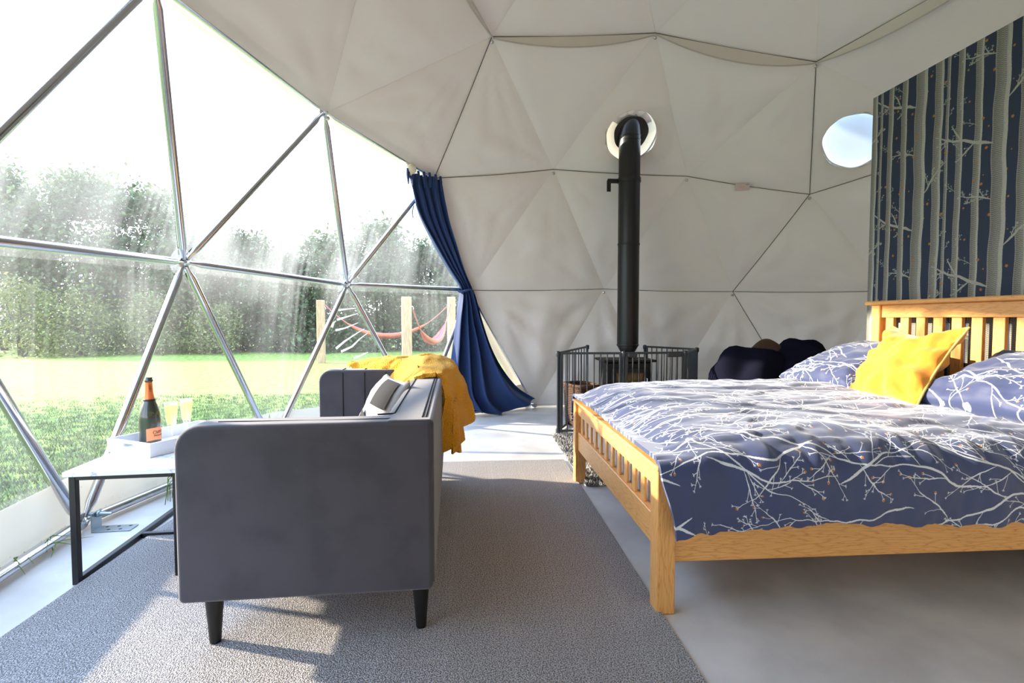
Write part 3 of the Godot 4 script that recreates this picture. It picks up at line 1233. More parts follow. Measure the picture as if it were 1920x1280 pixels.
# ---------------------------------------------------------------- furniture
func build_sofa() -> void:
	var t := thing("sofa", "charcoal grey velvet sofa with tufted back seen from its end", "sofa", Vector3(-0.135, 0.013, -1.72), deg_to_rad(2.3))
	var L := 1.90
	var b := 0.172
	var h := 0.748
	# the two arms: front corner rounded
	var arm := rounded([Vector2(-0.815, b), Vector2(-0.005, b), Vector2(-0.005, h), Vector2(-0.815, h)], [0.02, 0.02, 0.02, 0.078])
	obj("arm", slab(arm, -0.125, 0.0, 0.014), M.velvet, t)
	var a2: MeshInstance3D = obj("arm", slab(arm, -L, -L + 0.12, 0.014), M.velvet, t)
	for x in [-0.66, -0.52, -0.38]:
		obj("seam", tubem([Vector3(x, 0.44, -L + 0.121), Vector3(x, h - 0.02, -L + 0.121), Vector3(x, h + 0.001, -L + 0.10), Vector3(x, h + 0.001, -L + 0.02)], 0.0035, 6), M.velvet_seam, a2)
	# back
	var bo := rounded([Vector2(-0.30, 0.40), Vector2(0.0, b), Vector2(0.0, h + 0.004), Vector2(-0.17, h + 0.004)], [0.02, 0.016, 0.018, 0.05])
	var bk := slab(bo, -L + 0.004, -0.004, 0.01)
	var back := obj("backrest", bk, M.velvet, t)
	obj("base", slab(rounded([Vector2(-0.79, b + 0.004), Vector2(-0.01, b + 0.004), Vector2(-0.01, 0.30), Vector2(-0.79, 0.30)], [0.02, 0.02, 0.02, 0.02]), -L + 0.02, -0.02, 0.01), M.velvet, t)
	var so := rounded([Vector2(-0.825, 0.30), Vector2(-0.20, 0.30), Vector2(-0.20, 0.425), Vector2(-0.825, 0.425)], [0.04, 0.04, 0.04, 0.05])
	obj("seat_cushion", slab(so, -L + 0.125, -0.13, 0.035), M.velvet, t)
	# tufting channels on the back and seams along its top
	for k in 9:
		var z := -0.30 - k * 0.163
		obj("seam", tubem([Vector3(-0.283, 0.43, z), Vector3(-0.232, 0.56, z), Vector3(-0.182, 0.70, z), Vector3(-0.172, 0.735, z)], 0.0035, 6), M.velvet_seam, back)
	for x in [-0.028, -0.040, -0.142]:
		var p := [Vector3(x, h + 0.004, -0.045 if x > -0.1 else -0.13), Vector3(x, h + 0.004, -L + 0.05)]
		obj("seam", tubem(p, 0.003, 6), M.velvet_seam, back)
	obj("seam", tubem([Vector3(-0.028, h + 0.003, -0.045), Vector3(-0.40, h - 0.0005, -0.055), Vector3(-0.70, h + 0.002, -0.055)], 0.0015, 6), M.velvet_seam, t)
	obj("seam", tubem([Vector3(-0.142, h + 0.004, -0.128), Vector3(-0.20, h + 0.002, -0.124)], 0.003, 6), M.velvet_seam, back)
	for p in [Vector3(-0.735, 0, -0.075), Vector3(-0.052, 0, -0.085), Vector3(-0.735, 0, -L + 0.08), Vector3(-0.052, 0, -L + 0.08)]:
		var m := MB.new()
		m.lathe([Vector2(0, 0), Vector2(0.0165, 0), Vector2(0.018, 0.004), Vector2(0.024, 0.09), Vector2(0.0285, b - 0.03), Vector2(0.0285, b + 0.006), Vector2(0, b + 0.006)], p, 20)
		obj("leg", m, M.black_wood, t)
	# patterned cushion against the back
	var q := thing("sofa_cushion", "pale grey and black patterned cushion leaning on the sofa backrest", "cushion", Vector3(-0.475, 0.615, -2.66))
	q.basis = Basis(Vector3.UP, deg_to_rad(-66.0)) * Basis(Vector3.RIGHT, deg_to_rad(-26.0))
	obj("cover", cushion(0.42, 0.40, 0.15, 3, 0.006), M.grey_cloth, q)
	for k in 2:   # dark appliqué shapes
		var m := MB.new()
		var rows := []
		for j in 9:
			var l := PackedVector3Array()
			for i in 9:
				var u := 0.15 + 0.75 * i / 8.0 if k == 0 else -0.25 + 0.75 * i / 8.0
				var v := (0.15 + 0.75 * j / 8.0) if k == 0 else (-0.80 + 0.75 * j / 8.0 * (1.0 - 0.3 * i / 8.0))
				var pr := pow(maxf(0.0, (1.0 - pow(absf(u), 2.6)) * (1.0 - pow(absf(v), 2.6))), 0.42)
				l.append(Vector3(u * 0.205, v * 0.195, 0.076 * pr + 0.010))
			rows.append(l)
		m.grid(rows)
		var d := M.char_cloth.duplicate() as StandardMaterial3D
		d.cull_mode = BaseMaterial3D.CULL_DISABLED
		obj("dark_patch", m, d, q)
	# fleece throw
	var g := patch(THROW, 40, 54)
	var f := noise(2.6, 8, 3)
	for j in g.size():
		for i in g[j].size():
			var p: Vector3 = g[j][i]
			p += Vector3(0.02, 0.012, 0.02) * f.get_noise_3d(p.x * 2.0, p.y * 2.0, p.z * 2.0) * 1.6
			var low := smoothstep(0.72, 1.0, float(i) / g[j].size())
			p += Vector3(0.035, 0, 0.01) * low * sin(j * 0.55)
			g[j][i] = p
	var m := MB.new()
	m.sheet(g, 0.022)
	var th := thing("throw", "mustard yellow fleece throw draped over the far corner of the sofa", "blanket")
	obj("fleece", m, M.fleece, th)
	var fold := MB.new()   # its second, lower fold hanging behind
	var fr := []
	for j in 13:
		var l := PackedVector3Array()
		var s := j / 12.0
		for i in 13:
			var u := i / 12.0
			l.append(Vector3(-0.135 + 0.02 * sin(s * 17.0) + 0.05 * u * s, lerpf(0.62, 0.315 + 0.03 * sin(s * 9.0), u), -2.99 - s * 0.26))
		fr.append(l)
	fold.sheet(fr, 0.018)
	obj("under_fold", fold, M.fleece, th)

func build_table() -> void:
	var t := thing("side_table", "low table with white marble top and black square-tube frame by the window", "table", Vector3(-1.658, 0, -2.215), deg_to_rad(4.0))
	obj("tabletop", boxm(Vector3(0.21, 0.467, -0.50), Vector3(0.44, 0.02, 1.04), 0.002), M.marble, t)
	var r := 0.026
	for x in [0.013, 0.405]:
		for z in [-0.013, -0.987]:
			obj("leg", boxm(Vector3(x, 0.2285, z), Vector3(r, 0.457, r), 0.002), M.black_metal, t)
	for z in [-0.013, -0.987]:
		obj("rail", boxm(Vector3(0.209, 0.447, z), Vector3(0.366, 0.02, r), 0.002), M.black_metal, t)
	for x in [0.013, 0.405]:
		obj("rail", boxm(Vector3(x, 0.447, -0.5), Vector3(r, 0.02, 0.948), 0.002), M.black_metal, t)
	obj("floor_bar", boxm(Vector3(0.013, 0.013, -0.5), Vector3(r, r, 0.948), 0.002), M.black_metal, t)
	obj("floor_bar", boxm(Vector3(0.405, 0.013, -0.5), Vector3(r, r, 0.948), 0.002), M.black_metal, t)
	obj("stretcher", boxm(Vector3(0.209, 0.013, -0.47), Vector3(0.366, r, r), 0.002), M.black_metal, t)
	# tray
	var y := 0.477
	var tr := thing("tray", "white wooden serving tray with handle slots on the marble table", "tray", Vector3(-1.478, y, -2.675), deg_to_rad(-26.0))
	var W := 0.30
	var LL := 0.47
	obj("base", boxm(Vector3(0, 0.005, 0), Vector3(W - 0.01, 0.01, LL - 0.01), 0.001), M.tray, tr)
	for s in [-1, 1]:
		obj("side", boxm(Vector3(s * (W - 0.01) * 0.5, 0.0325, 0), Vector3(0.01, 0.063, LL), 0.002), M.tray, tr)
		var c := CSGCombiner3D.new()
		var z: float = s * (LL - 0.01) * 0.5
		c.name = "end_board"
		for q in [[Vector3(0, 0.0325, z), Vector3(W - 0.02, 0.063, 0.01), 0], [Vector3(0, 0.042, z), Vector3(0.07, 0.018, 0.03), 2]]:
			var b := CSGBox3D.new()
			b.name = "board"
			b.position = q[0]
			b.size = q[1]
			b.operation = q[2]
			c.add_child(b, true)
		for e in [-1, 1]:
			var k := CSGCylinder3D.new()
			k.name = "slot_end"
			k.radius = 0.009
			k.height = 0.03
			k.rotation.x = PI / 2
			k.position = Vector3(0.035 * e, 0.042, z)
			k.operation = CSGShape3D.OPERATION_SUBTRACTION
			c.add_child(k, true)
		c.material_override = M.tray
		tr.add_child(c, true)
	# bottle
	var o := thing("bottle", "dark green sparkling wine bottle with orange foil and label on the tray", "bottle", Vector3(-1.578, y + 0.0105, -2.625), 0.0)
	var prof := [Vector2(0, 0.008), Vector2(0.03, 0.0), Vector2(0.041, 0.001), Vector2(0.0445, 0.006), Vector2(0.0455, 0.02), Vector2(0.0452, 0.09), Vector2(0.0455, 0.125), Vector2(0.0435, 0.150), Vector2(0.037, 0.178), Vector2(0.028, 0.203), Vector2(0.0205, 0.225), Vector2(0.0165, 0.25), Vector2(0.0145, 0.285), Vector2(0.0142, 0.305), Vector2(0.0172, 0.307), Vector2(0.0178, 0.314), Vector2(0.0150, 0.317), Vector2(0.0150, 0.327), Vector2(0.011, 0.328), Vector2(0.010, 0.31), Vector2(0, 0.30)]
	obj("glass", lathem(prof, Vector3.ZERO, 40), M.bottle, o)
	obj("neck_foil", lathem([Vector2(0.0228, 0.222), Vector2(0.0212, 0.2245), Vector2(0.0172, 0.25), Vector2(0.0153, 0.285), Vector2(0.0150, 0.304)], Vector3.ZERO, 32), M.foil, o)
	obj("neck_band", lathem([Vector2(0.024, 0.213), Vector2(0.0265, 0.214), Vector2(0.0245, 0.222), Vector2(0.0225, 0.222)], Vector3.ZERO, 32), M.ink, o)
	var face := atan2(1.578, 2.625)   # heading of the camera as seen from the bottle
	var lab := MB.new()
	var rows := []
	for j in 2:
		var l := PackedVector3Array()
		for i in 21:
			var a := -0.36 + 1.65 * i / 20.0 + face
			var dy := 0.004 * sin(i * 0.15)
			l.append(Vector3(sin(a) * 0.0461, 0.022 + j * 0.060 + dy, cos(a) * 0.0461))
		rows.append(l)
	lab.grid(rows)
	M.label.cull_mode = BaseMaterial3D.CULL_DISABLED
	var lo := obj("front_label", lab, M.label, o)
	text_round(lo, "CANTI", 0.0125, 0.0466, 0.0625, 0.36 + face, false)
	text_round(lo, "PROSECCO", 0.0065, 0.0466, 0.047, 0.38 + face, false)
	text_round(o, "CANTI", 0.0085, 0.0172, 0.262, 0.30 + face, true)
	# moulded crest on the shoulder
	var crest := MB.new()
	for k in 3:
		var pth := []
		for i in 17:
			var u := TAU * i / 16.0
			var a := 0.20 + face + 0.34 * cos(u) * (1.0 - 0.3 * k) + (0.1 * k - 0.1)
			var yy := 0.150 + 0.014 * sin(u) * (1.0 - 0.25 * k)
			var rr := lerpf(0.0455, 0.036, clampf((yy - 0.13) / 0.05, 0, 1)) + 0.0012
			pth.append(Vector3(sin(a) * rr, yy, cos(a) * rr))
		crest.tube(pth, 0.0007, 5)
	obj("crest", crest, M.gold_ink, o)
	# flutes
	for q in [[Vector3(-1.534, y + 0.0105, -2.725), "champagne flute of pale wine nearer the bottle"], [Vector3(-1.519, y + 0.0105, -2.835), "champagne flute of pale wine farther from the bottle"]]:
		var gt := thing("champagne_flute", q[1], "glass", q[0], 0.0, "two filled flutes on the tray")
		var gp := [Vector2(0, 0.0), Vector2(0.030, 0.0), Vector2(0.031, 0.002), Vector2(0.012, 0.006), Vector2(0.0052, 0.014), Vector2(0.0046, 0.03), Vector2(0.0075, 0.052), Vector2(0.017, 0.072), Vector2(0.0215, 0.085), Vector2(0.0265, 0.14), Vector2(0.030, 0.190), Vector2(0.029, 0.191), Vector2(0.0255, 0.14), Vector2(0.0205, 0.086), Vector2(0.015, 0.076), Vector2(0, 0.074)]
		var gm := MB.new()
		gm.lathe(gp, Vector3.ZERO, 12)
		obj("glass", gm, M.glass, gt)
		obj("wine", lathem([Vector2(0, 0.0765), Vector2(0.0145, 0.078), Vector2(0.0200, 0.088), Vector2(0.0250, 0.14), Vector2(0.0272, 0.172), Vector2(0, 0.172)], Vector3.ZERO, 24), M.wine, gt)

func text_round(parent: Node, s: String, size: float, r: float, y: float, a0: float, upright: bool) -> void:
	var font := SystemFont.new()
	font.font_names = PackedStringArray(["Droid Serif"])
	var x := 0.0
	for ch in s:
		var tm := TextMesh.new()
		tm.font = font
		tm.text = ch
		tm.font_size = 32
		tm.pixel_size = size / 23.0 * (1.0 if ch != s[0] or upright else 1.25)
		tm.depth = 0.0006
		var o := MeshInstance3D.new()
		o.name = "letter"
		o.mesh = tm
		o.material_override = M.ink
		if upright:
			o.position = Vector3(sin(a0) * r, y + x, cos(a0) * r)
			o.basis = Basis(Vector3.UP, a0) * Basis(Vector3.BACK, PI / 2)
		else:
			var a := a0 + x / r
			o.position = Vector3(sin(a) * r, y, cos(a) * r)
			o.basis = Basis(Vector3.UP, a)
		parent.add_child(o, true)
		x += size * 0.86

func top_height(x: float, z: float) -> float:
	return 0.655 + 0.02 * sin((z + 3.5) * 1.6)

func build_bed() -> void:
	var t := thing("bed", "oak framed double bed with slatted headboard and footboard", "bed")
	# posts
	for z in [-1.865, -3.405]:
		obj("post", boxm(Vector3(0.705, 0.272, z), Vector3(0.072, 0.544, 0.072), 0.004), M.wood_y, t)
		obj("post", boxm(Vector3(2.815, 0.597, z), Vector3(0.072, 1.194, 0.072), 0.004), M.wood_y, t)
	obj("footboard_rail", boxm(Vector3(0.705, 0.502, -2.635), Vector3(0.036, 0.084, 1.466), 0.003), M.wood_z, t)
	obj("footboard_cap", boxm(Vector3(0.705, 0.551, -2.635), Vector3(0.085, 0.016, 1.64), 0.004), M.wood_z, t)
	obj("footboard_rail", boxm(Vector3(0.705, 0.285, -2.635), Vector3(0.036, 0.12, 1.466), 0.003), M.wood_z, t)
	for k in 12:
		var w := 0.046
		var z := -1.903 - 1.466 * (k + 0.5) / 12.0
		obj("slat", boxm(Vector3(0.705, 0.4025, z), Vector3(0.013, 0.115, w), 0.002), M.wood_y, t)
	obj("headboard_rail", boxm(Vector3(2.815, 1.150, -2.635), Vector3(0.04, 0.086, 1.466), 0.003), M.wood_z, t)
	obj("headboard_cap", boxm(Vector3(2.815, 1.207, -2.635), Vector3(0.11, 0.027, 1.70), 0.006), M.wood_z, t)
	obj("headboard_rail", boxm(Vector3(2.815, 0.40, -2.635), Vector3(0.04, 0.14, 1.466), 0.003), M.wood_z, t)
	for k in 12:
		var z := -1.903 - 1.466 * (k + 0.5) / 12.0
		obj("slat", boxm(Vector3(2.815, 0.7885, z), Vector3(0.024, 0.637, 0.064), 0.002), M.wood_y, t)
	for z in [-1.862, -3.408]:
		obj("side_rail", boxm(Vector3(1.76, 0.265, z), Vector3(2.038, 0.15, 0.03), 0.003), M.wood_x, t)
	for k in 12:
		obj("bed_slat", boxm(Vector3(0.86 + k * 0.165, 0.305, -2.635), Vector3(0.07, 0.018, 1.50), 0.002), M.wood_z, t)
	# mattress
	var ms := rounded([Vector2(0.727, 0.318), Vector2(2.765, 0.318), Vector2(2.765, 0.56), Vector2(0.727, 0.56)], [0.03, 0.03, 0.05, 0.05])
	var mm := thing("mattress", "white mattress glimpsed between the footboard slats", "mattress")
	obj("cover", slab(ms, -3.385, -1.885, 0.03), M.white_cloth, mm)
	# duvet: profile across the bed (z, y), then along it
	var prof := [Vector3(0, 0.335, -1.790), Vector3(0, 0.42, -1.786), Vector3(0, 0.52, -1.792), Vector3(0, 0.585, -1.825), Vector3(0, 0.622, -1.90), Vector3(0, 0.65, -2.05), Vector3(0, 0.672, -2.35), Vector3(0, 0.685, -2.7), Vector3(0, 0.685, -3.0), Vector3(0, 0.675, -3.25), Vector3(0, 0.65, -3.39), Vector3(0, 0.60, -3.465), Vector3(0, 0.52, -3.49), Vector3(0, 0.40, -3.49)]
	var nv := 150
	var nu := 190
	var line := []
	var len := [0.0]
	for k in 401:
		line.append(cat(prof, k / 400.0))
		if k:
			len.append(len[k - 1] + line[k].distance_to(line[k - 1]))
	var total: float = len[400]
	var rows := []
	var uvs := []
	var f1 := noise(1.0, 14, 3)
	var f2 := noise(2.2, 17, 3)
	var k := 0
	for j in nv + 1:
		var s := total * j / nv
		while k < 399 and len[k + 1] < s:
			k += 1
		var q: Vector3 = line[k].lerp(line[k + 1], clampf((s - len[k]) / maxf(1e-6, len[k + 1] - len[k]), 0, 1))
		var tg: Vector3 = (line[mini(k + 2, 400)] - line[maxi(k - 2, 0)]).normalized()
		var nrm := Vector3(0, -tg.z, tg.y)
		if nrm.y < 0 and absf(tg.z) > 0.3:
			nrm = -nrm
		if q.z > -1.84:
			nrm = Vector3(0, nrm.y, absf(nrm.z))
		var l := PackedVector3Array()
		var ul := PackedVector2Array()
		var topw := smoothstep(0.56, 0.63, q.y)
		for i in nu + 1:
			var u := float(i) / nu
			var x := lerpf(0.665, 2.78, u)
			var foot := exp(-pow(maxf(0.0, x - 0.68) / 0.13, 1.5))
			var p := Vector3(x, q.y, q.z)
			p.y -= foot * topw * (0.10 if q.z < -1.95 else 0.06)
			# broad folds on top, gathers at the near turning edge, ripples of the hem
			var lu := 0.55 + 0.45 * smoothstep(0.7, 1.1, x)
			p.y += topw * lu * (0.012 * f1.get_noise_2d(x * 1.1, q.z * 3.6) + 0.006 * f2.get_noise_2d(x * 1.2 + 40.0, q.z * 4.2))
			var ridge := 1.0 - absf(f1.get_noise_2d(x * 0.9 + 9.0 + q.z * 0.5, q.z * 2.4 + 7.0)) * 5.0
			p.y += topw * lu * 0.009 * maxf(0.0, ridge)
			var gather := exp(-pow((q.y - 0.585) / 0.055, 2.0)) if q.z > -2.0 else 0.0
			p += nrm * gather * 0.007 * (sin(x * 55.0 + 3.0 * f1.get_noise_1d(x * 4.0)) + sin(x * 31.0)) * smoothstep(0.78, 1.0, x) * 0.6
			var hang := 1.0 - topw
			p.z += (0.010 * f2.get_noise_2d(x * 1.5, q.y * 1.1) + 0.005 * sin(x * 9.0 + q.y * 6.0)) * hang * (1.0 if q.z > -2.5 else -1.0)
			p.y += 0.012 * hang * smoothstep(0.5, 0.34, q.y) * (sin(x * 6.0) + f2.get_noise_1d(x * 3.0))
			if q.z > -1.84:
				p.x += 0.055 * smoothstep(0.55, 0.34, q.y) * (1.0 - smoothstep(0.67, 0.85, x))
				p.y -= 0.02 * smoothstep(0.5, 0.34, q.y) * (1.0 - smoothstep(0.67, 0.78, x))
			p.y = maxf(p.y, 0.578 if (x < 0.79 and q.z < -1.84 and q.z > -3.44) else 0.0)
			l.append(p)
			ul.append(Vector2((x - 0.66) / 1.55, (s + 0.06 * f1.get_noise_2d(x, s)) / 1.55))
		rows.append(l)
		uvs.append(ul)
	var d := MB.new()
	d.sheet(rows, 0.016, uvs, 1.0)
	tag(obj("duvet", d, M.bedding), "navy duvet printed with white branching twigs spread on the bed", "duvet")
	# pillows
	var p1 := thing("pillow", "navy twig-print pillow behind the yellow cushion on the far side of the bed", "pillow", Vector3(2.41, 0.80, -3.10), 0, "navy twig-print pillows")
	p1.basis = Basis(Vector3(0, 0, 1), Vector3(0.93, 0.36, 0), Vector3(-0.36, 0.93, 0))
	obj("pillowcase", cushion(0.74, 0.60, 0.21, 4, 0.016, 0.05, 0.65), M.bedding, p1)
	var p2 := thing("pillow", "navy twig-print pillow nearest the camera at the right edge", "pillow", Vector3(2.46, 0.80, -2.05), 0, "navy twig-print pillows")
	p2.basis = Basis(Vector3(0.06, 0, 0.998).normalized(), Vector3(0.94, 0.34, -0.056).normalized(), Vector3(-0.34, 0.94, 0.02).normalized()).orthonormalized()
	obj("pillowcase", cushion(0.76, 0.58, 0.24, 5, 0.02, 0.05, 0.65), M.bedding, p2)
	var c := thing("scatter_cushion", "bright mustard yellow piped cushion standing on the bed", "cushion", Vector3(2.25, 0.865, -2.56))
	c.basis = Basis(Vector3(0, 0, 1), Vector3(0.56, 0.83, 0), Vector3(-0.83, 0.56, 0)).orthonormalized()
	obj("cover", cushion(0.47, 0.46, 0.19, 6, 0.03, 0.10, 0.0, 0.045), M.mustard, c)
	obj("piping", cushion_edge(0.47, 0.46, 0.006, 0.10, 0.045), M.mustard_trim, c)

func build_stove() -> void:
	# flue pipe
	var fx := 1.694
	var fz := -5.61
	var f := thing("flue_pipe", "tall black stove flue rising through the ringed hole in the dome", "flue", Vector3(fx, 0, fz))
	var R := 0.116
	obj("pipe", lathem([Vector2(0.05, 0.665), Vector2(0.058, 0.665), Vector2(0.06, 0.70), Vector2(R, 0.80), Vector2(R, 1.90), Vector2(R + 0.003, 1.902), Vector2(R + 0.003, 1.925), Vector2(R, 1.927), Vector2(R, 3.02), Vector2(R + 0.003, 3.022), Vector2(R + 0.003, 3.036), Vector2(R, 3.038), Vector2(R, 3.066), Vector2(R + 0.003, 3.068), Vector2(R + 0.003, 3.082), Vector2(R, 3.084), Vector2(R, 3.95), Vector2(0, 3.95)], Vector3.ZERO, 40), M.flue, f)
	for y in [0.80, 1.90]:
		obj("pipe_band", lathem([Vector2(R - 0.002, y), Vector2(R + 0.005, y + 0.002), Vector2(R + 0.005, y + 0.016), Vector2(R - 0.002, y + 0.018)], Vector3.ZERO, 40), M.flue, f)
	var n := Vector3(0.05, -0.62, 0.78).normalized()
	obj("rosette", ring(Vector3(0.01, 3.11, 0) + n * 0.015, n, 0.10, 0.19, 40, 0.006), M.flue, f)
	var m := MB.new()
	m.box(Vector3(-R - 0.055, 2.60, -0.02), Vector3(0.13, 0.045, 0.03), 0.003)
	m.box(Vector3(-R - 0.105, 2.545, -0.02), Vector3(0.045, 0.12, 0.008), 0.002)
	obj("wall_bracket", m, M.flue, f)
	obj("pipe_band", lathem([Vector2(R - 0.002, 2.58), Vector2(R + 0.008, 2.582), Vector2(R + 0.008, 2.628), Vector2(R - 0.002, 2.63)], Vector3.ZERO, 40), M.flue, f)
	# stove
	var s := thing("wood_stove", "black cast iron wood stove standing inside the guard", "stove", Vector3(fx - 0.03, 0, fz))
	obj("hearth_plate", boxm(Vector3(0, 0.006, 0.05), Vector3(0.80, 0.012, 0.66), 0.003), M.iron, s)
	obj("body", boxm(Vector3(0, 0.38, 0), Vector3(0.50, 0.50, 0.36), 0.012), M.iron, s)
	obj("top_plate", boxm(Vector3(0, 0.645, 0), Vector3(0.575, 0.025, 0.43), 0.006), M.iron, s)
	for x in [-0.2, 0.2]:
		for z in [-0.13, 0.13]:
			obj("leg", boxm(Vector3(x, 0.072, z), Vector3(0.05, 0.12, 0.05), 0.008), M.iron, s)
	var door := obj("door", boxm(Vector3(0, 0.40, 0.19), Vector3(0.40, 0.34, 0.02), 0.006), M.iron, s)
	obj("door_glass", boxm(Vector3(0, 0.41, 0.202), Vector3(0.30, 0.22, 0.006), 0.002), M.bottle, door)
	obj("handle", tubem([Vector3(0.17, 0.34, 0.20), Vector3(0.175, 0.34, 0.24), Vector3(0.175, 0.46, 0.24), Vector3(0.17, 0.46, 0.20)], 0.007), M.steel, door)
	obj("collar", lathem([Vector2(0, 0.655), Vector2(0.085, 0.655), Vector2(0.085, 0.664), Vector2(0.0, 0.664)], Vector3(0.03, 0, 0), 30), M.iron, s)
	# guard of hinged barred panels
	var g := thing("hearth_gate", "dark grey barred hearth guard folded round the wood stove", "hearth guard")
	var H := 0.78
	var pts := [Vector3(1.34, 0, -6.05), Vector3(0.80, 0, -4.90), Vector3(1.43, 0, -4.86), Vector3(2.06, 0, -4.92), Vector3(2.40, 0, -5.42), Vector3(2.02, 0, -6.0)]
	for k in 5:
		var a: Vector3 = pts[k]
		var b: Vector3 = pts[k + 1]
		var d := (b - a).normalized()
		var A := a + d * 0.03
		var B := b - d * 0.03
		for y in [0.02, H - 0.012]:
			var x := Transform3D(Basis(d, Vector3.UP, d.cross(Vector3.UP)), (A + B) * 0.5 + Vector3(0, y, 0))
			obj("rail", boxm(Vector3.ZERO, Vector3(A.distance_to(B), 0.022, 0.016), 0.004, x), M.gate, g)
		for p in [A, B]:
			var x := Transform3D(Basis(d, Vector3.UP, d.cross(Vector3.UP)), p)
			obj("upright", boxm(Vector3(0, H * 0.5, 0), Vector3(0.026, H - 0.004, 0.02), 0.005, x), M.gate, g)
		var n2 := 8 if k != 4 else 8
		for i in n2:
			var p := A.lerp(B, (i + 1.0) / (n2 + 1.0))
			obj("bar", tubem([p + Vector3(0, 0.02, 0), p + Vector3(0, H - 0.012, 0)], 0.0062, 8), M.gate, g)
		if k == 2:
			obj("latch", boxm(Vector3.ZERO, Vector3(0.15, 0.05, 0.03), 0.012, Transform3D(Basis(d, Vector3.UP, d.cross(Vector3.UP)), A.lerp(B, 0.85) + Vector3(0, H - 0.03, 0.005))), M.gate, g)
			obj("latch", boxm(Vector3.ZERO, Vector3(0.10, 0.05, 0.03), 0.012, Transform3D(Basis(d, Vector3.UP, d.cross(Vector3.UP)), A.lerp(B, 0.1) + Vector3(0, H - 0.03, 0.005))), M.gate, g)
	for p in pts:
		obj("hinge", lathem([Vector2(0, 0.0), Vector2(0.02, 0.0), Vector2(0.022, 0.03), Vector2(0.012, 0.05), Vector2(0.012, H - 0.05), Vector2(0.022, H - 0.035), Vector2(0.022, H), Vector2(0.014, H + 0.008), Vector2(0, H + 0.008)], p, 14), M.gate, g)
	# log basket: woven rows
	var bt := thing("log_basket", "brown woven wicker log basket beside the stove guard", "basket", Vector3(1.10, 0, -5.25), 0.35)
	var rim := func(y: float, out: float, ph: float, amp: float):
		var l := []
		for i in 49:
			var u := TAU * i / 48.0
			var sx := signf(cos(u)) * pow(absf(cos(u)), 0.5)
			var sz := signf(sin(u)) * pow(absf(sin(u)), 0.5)
			var w := 1.0 + amp * sin(i * PI + ph)
			l.append(Vector3(sx * (0.11 + out) * w, y, sz * (0.17 + out) * w))
		return l
	for k in 22:
		obj("weave", tubem(rim.call(0.01 + k * 0.0185, 0.0006 * k, PI / 2 if k % 2 else -PI / 2, 0.03), 0.0095, 6), M.wicker, bt)
	obj("rim", tubem(rim.call(0.42, 0.02, 0.0, 0.0), 0.017, 8), M.wicker, bt)
	# shaggy rug
	var st := SurfaceTool.new()
	st.begin(Mesh.PRIMITIVE_TRIANGLES)
	rng.seed = 31
	var rug := thing("rug", "small shaggy pale grey rug partly under the foot of the bed", "rug", Vector3(0, 0, 0))
	obj("backing", boxm(Vector3(1.30, 0.006, -4.02), Vector3(1.14, 0.012, 1.44), 0.003), M.grey_cloth, rug)
	for i in 34000:
		var x := rng.randf_range(0.72, 1.88)
		var z := rng.randf_range(-4.76, -3.28)
		if x > 1.25 and z > -4.3 and rng.randf() < 0.8:
			continue
		var a := rng.randf() * TAU
		var dx := Vector3(cos(a), 0, sin(a)) * 0.0035
		var tip := Vector3(rng.randf_range(-0.022, 0.022), rng.randf_range(0.015, 0.032), rng.randf_range(-0.022, 0.022))
		var p := Vector3(x, 0.01, z)
		var g2 := rng.randf_range(0.5, 0.72)
		st.set_color(Color(g2, g2 * 0.97, g2 * 0.93))
		var nn := Vector3(rng.randf_range(-0.15, 0.15), 1, rng.randf_range(-0.15, 0.15)).normalized()
		for v in [p - dx, p + tip * 0.6 + dx, p + dx, p - dx, p + tip, p + tip * 0.6 + dx]:
			st.set_normal(nn)
			st.add_vertex(v)
	M.shag.cull_mode = BaseMaterial3D.CULL_DISABLED
	tag(obj("shaggy_pile", st.commit(), M.shag, rug), "shaggy pale grey pile", "", "", "stuff")

func blob(rx: float, ry: float, rz: float, sd: int, amp: float, squash := 0.35) -> MB:
	var m := MB.new()
	var f := noise(1.0, sd, 1)
	var rows := []
	for j in 29:
		var l := PackedVector3Array()
		var th := PI * j / 28.0
		for i in 40:
			var ph := TAU * i / 40.0
			var d := Vector3(sin(th) * cos(ph), cos(th), sin(th) * sin(ph))
			var k := 1.0 + amp * f.get_noise_3dv(d * 0.9) + amp * 0.2 * sin(ph * 4.0 + d.y * 3.0) * sin(th)
			var y := d.y * ry * k
			if y < 0:
				y *= squash
			l.append(Vector3(d.x * rx * k, y, d.z * rz * k))
		rows.append(l)
	m.grid(rows, null, true)
	m.outward(0)
	return m

func build_lounger() -> void:
	var t := thing("lounge_chair", "dark navy velvet slouching lounge chair with brown back behind the bed", "chair", Vector3(2.95, 0, -4.75))
	var a := obj("side_bolster", blob(0.40, 0.50, 0.34, 3, 0.18, 0.6), M.navy_velvet, t)
	a.position = Vector3(-0.32, 0.315, 0.05)
	a.rotation.z = 0.15
	var b := obj("side_bolster", blob(0.40, 0.56, 0.36, 7, 0.16, 0.6), M.navy_velvet, t)
	b.position = Vector3(0.17, 0.335, 0.03)
	var s := obj("seat", blob(0.55, 0.30, 0.40, 9, 0.12, 0.8), M.navy_velvet, t)
	s.position = Vector3(-0.05, 0.25, 0.12)
	var k := obj("back_shell", blob(0.32, 0.55, 0.16, 11, 0.05, 0.9), M.brown, t)
	k.position = Vector3(-0.10, 0.34, -0.10)
	var e := obj("arm_end", blob(0.085, 0.06, 0.08, 12, 0.03, 1.0), M.brown, t)
	e.position = Vector3(0.26, 0.62, 0.37)

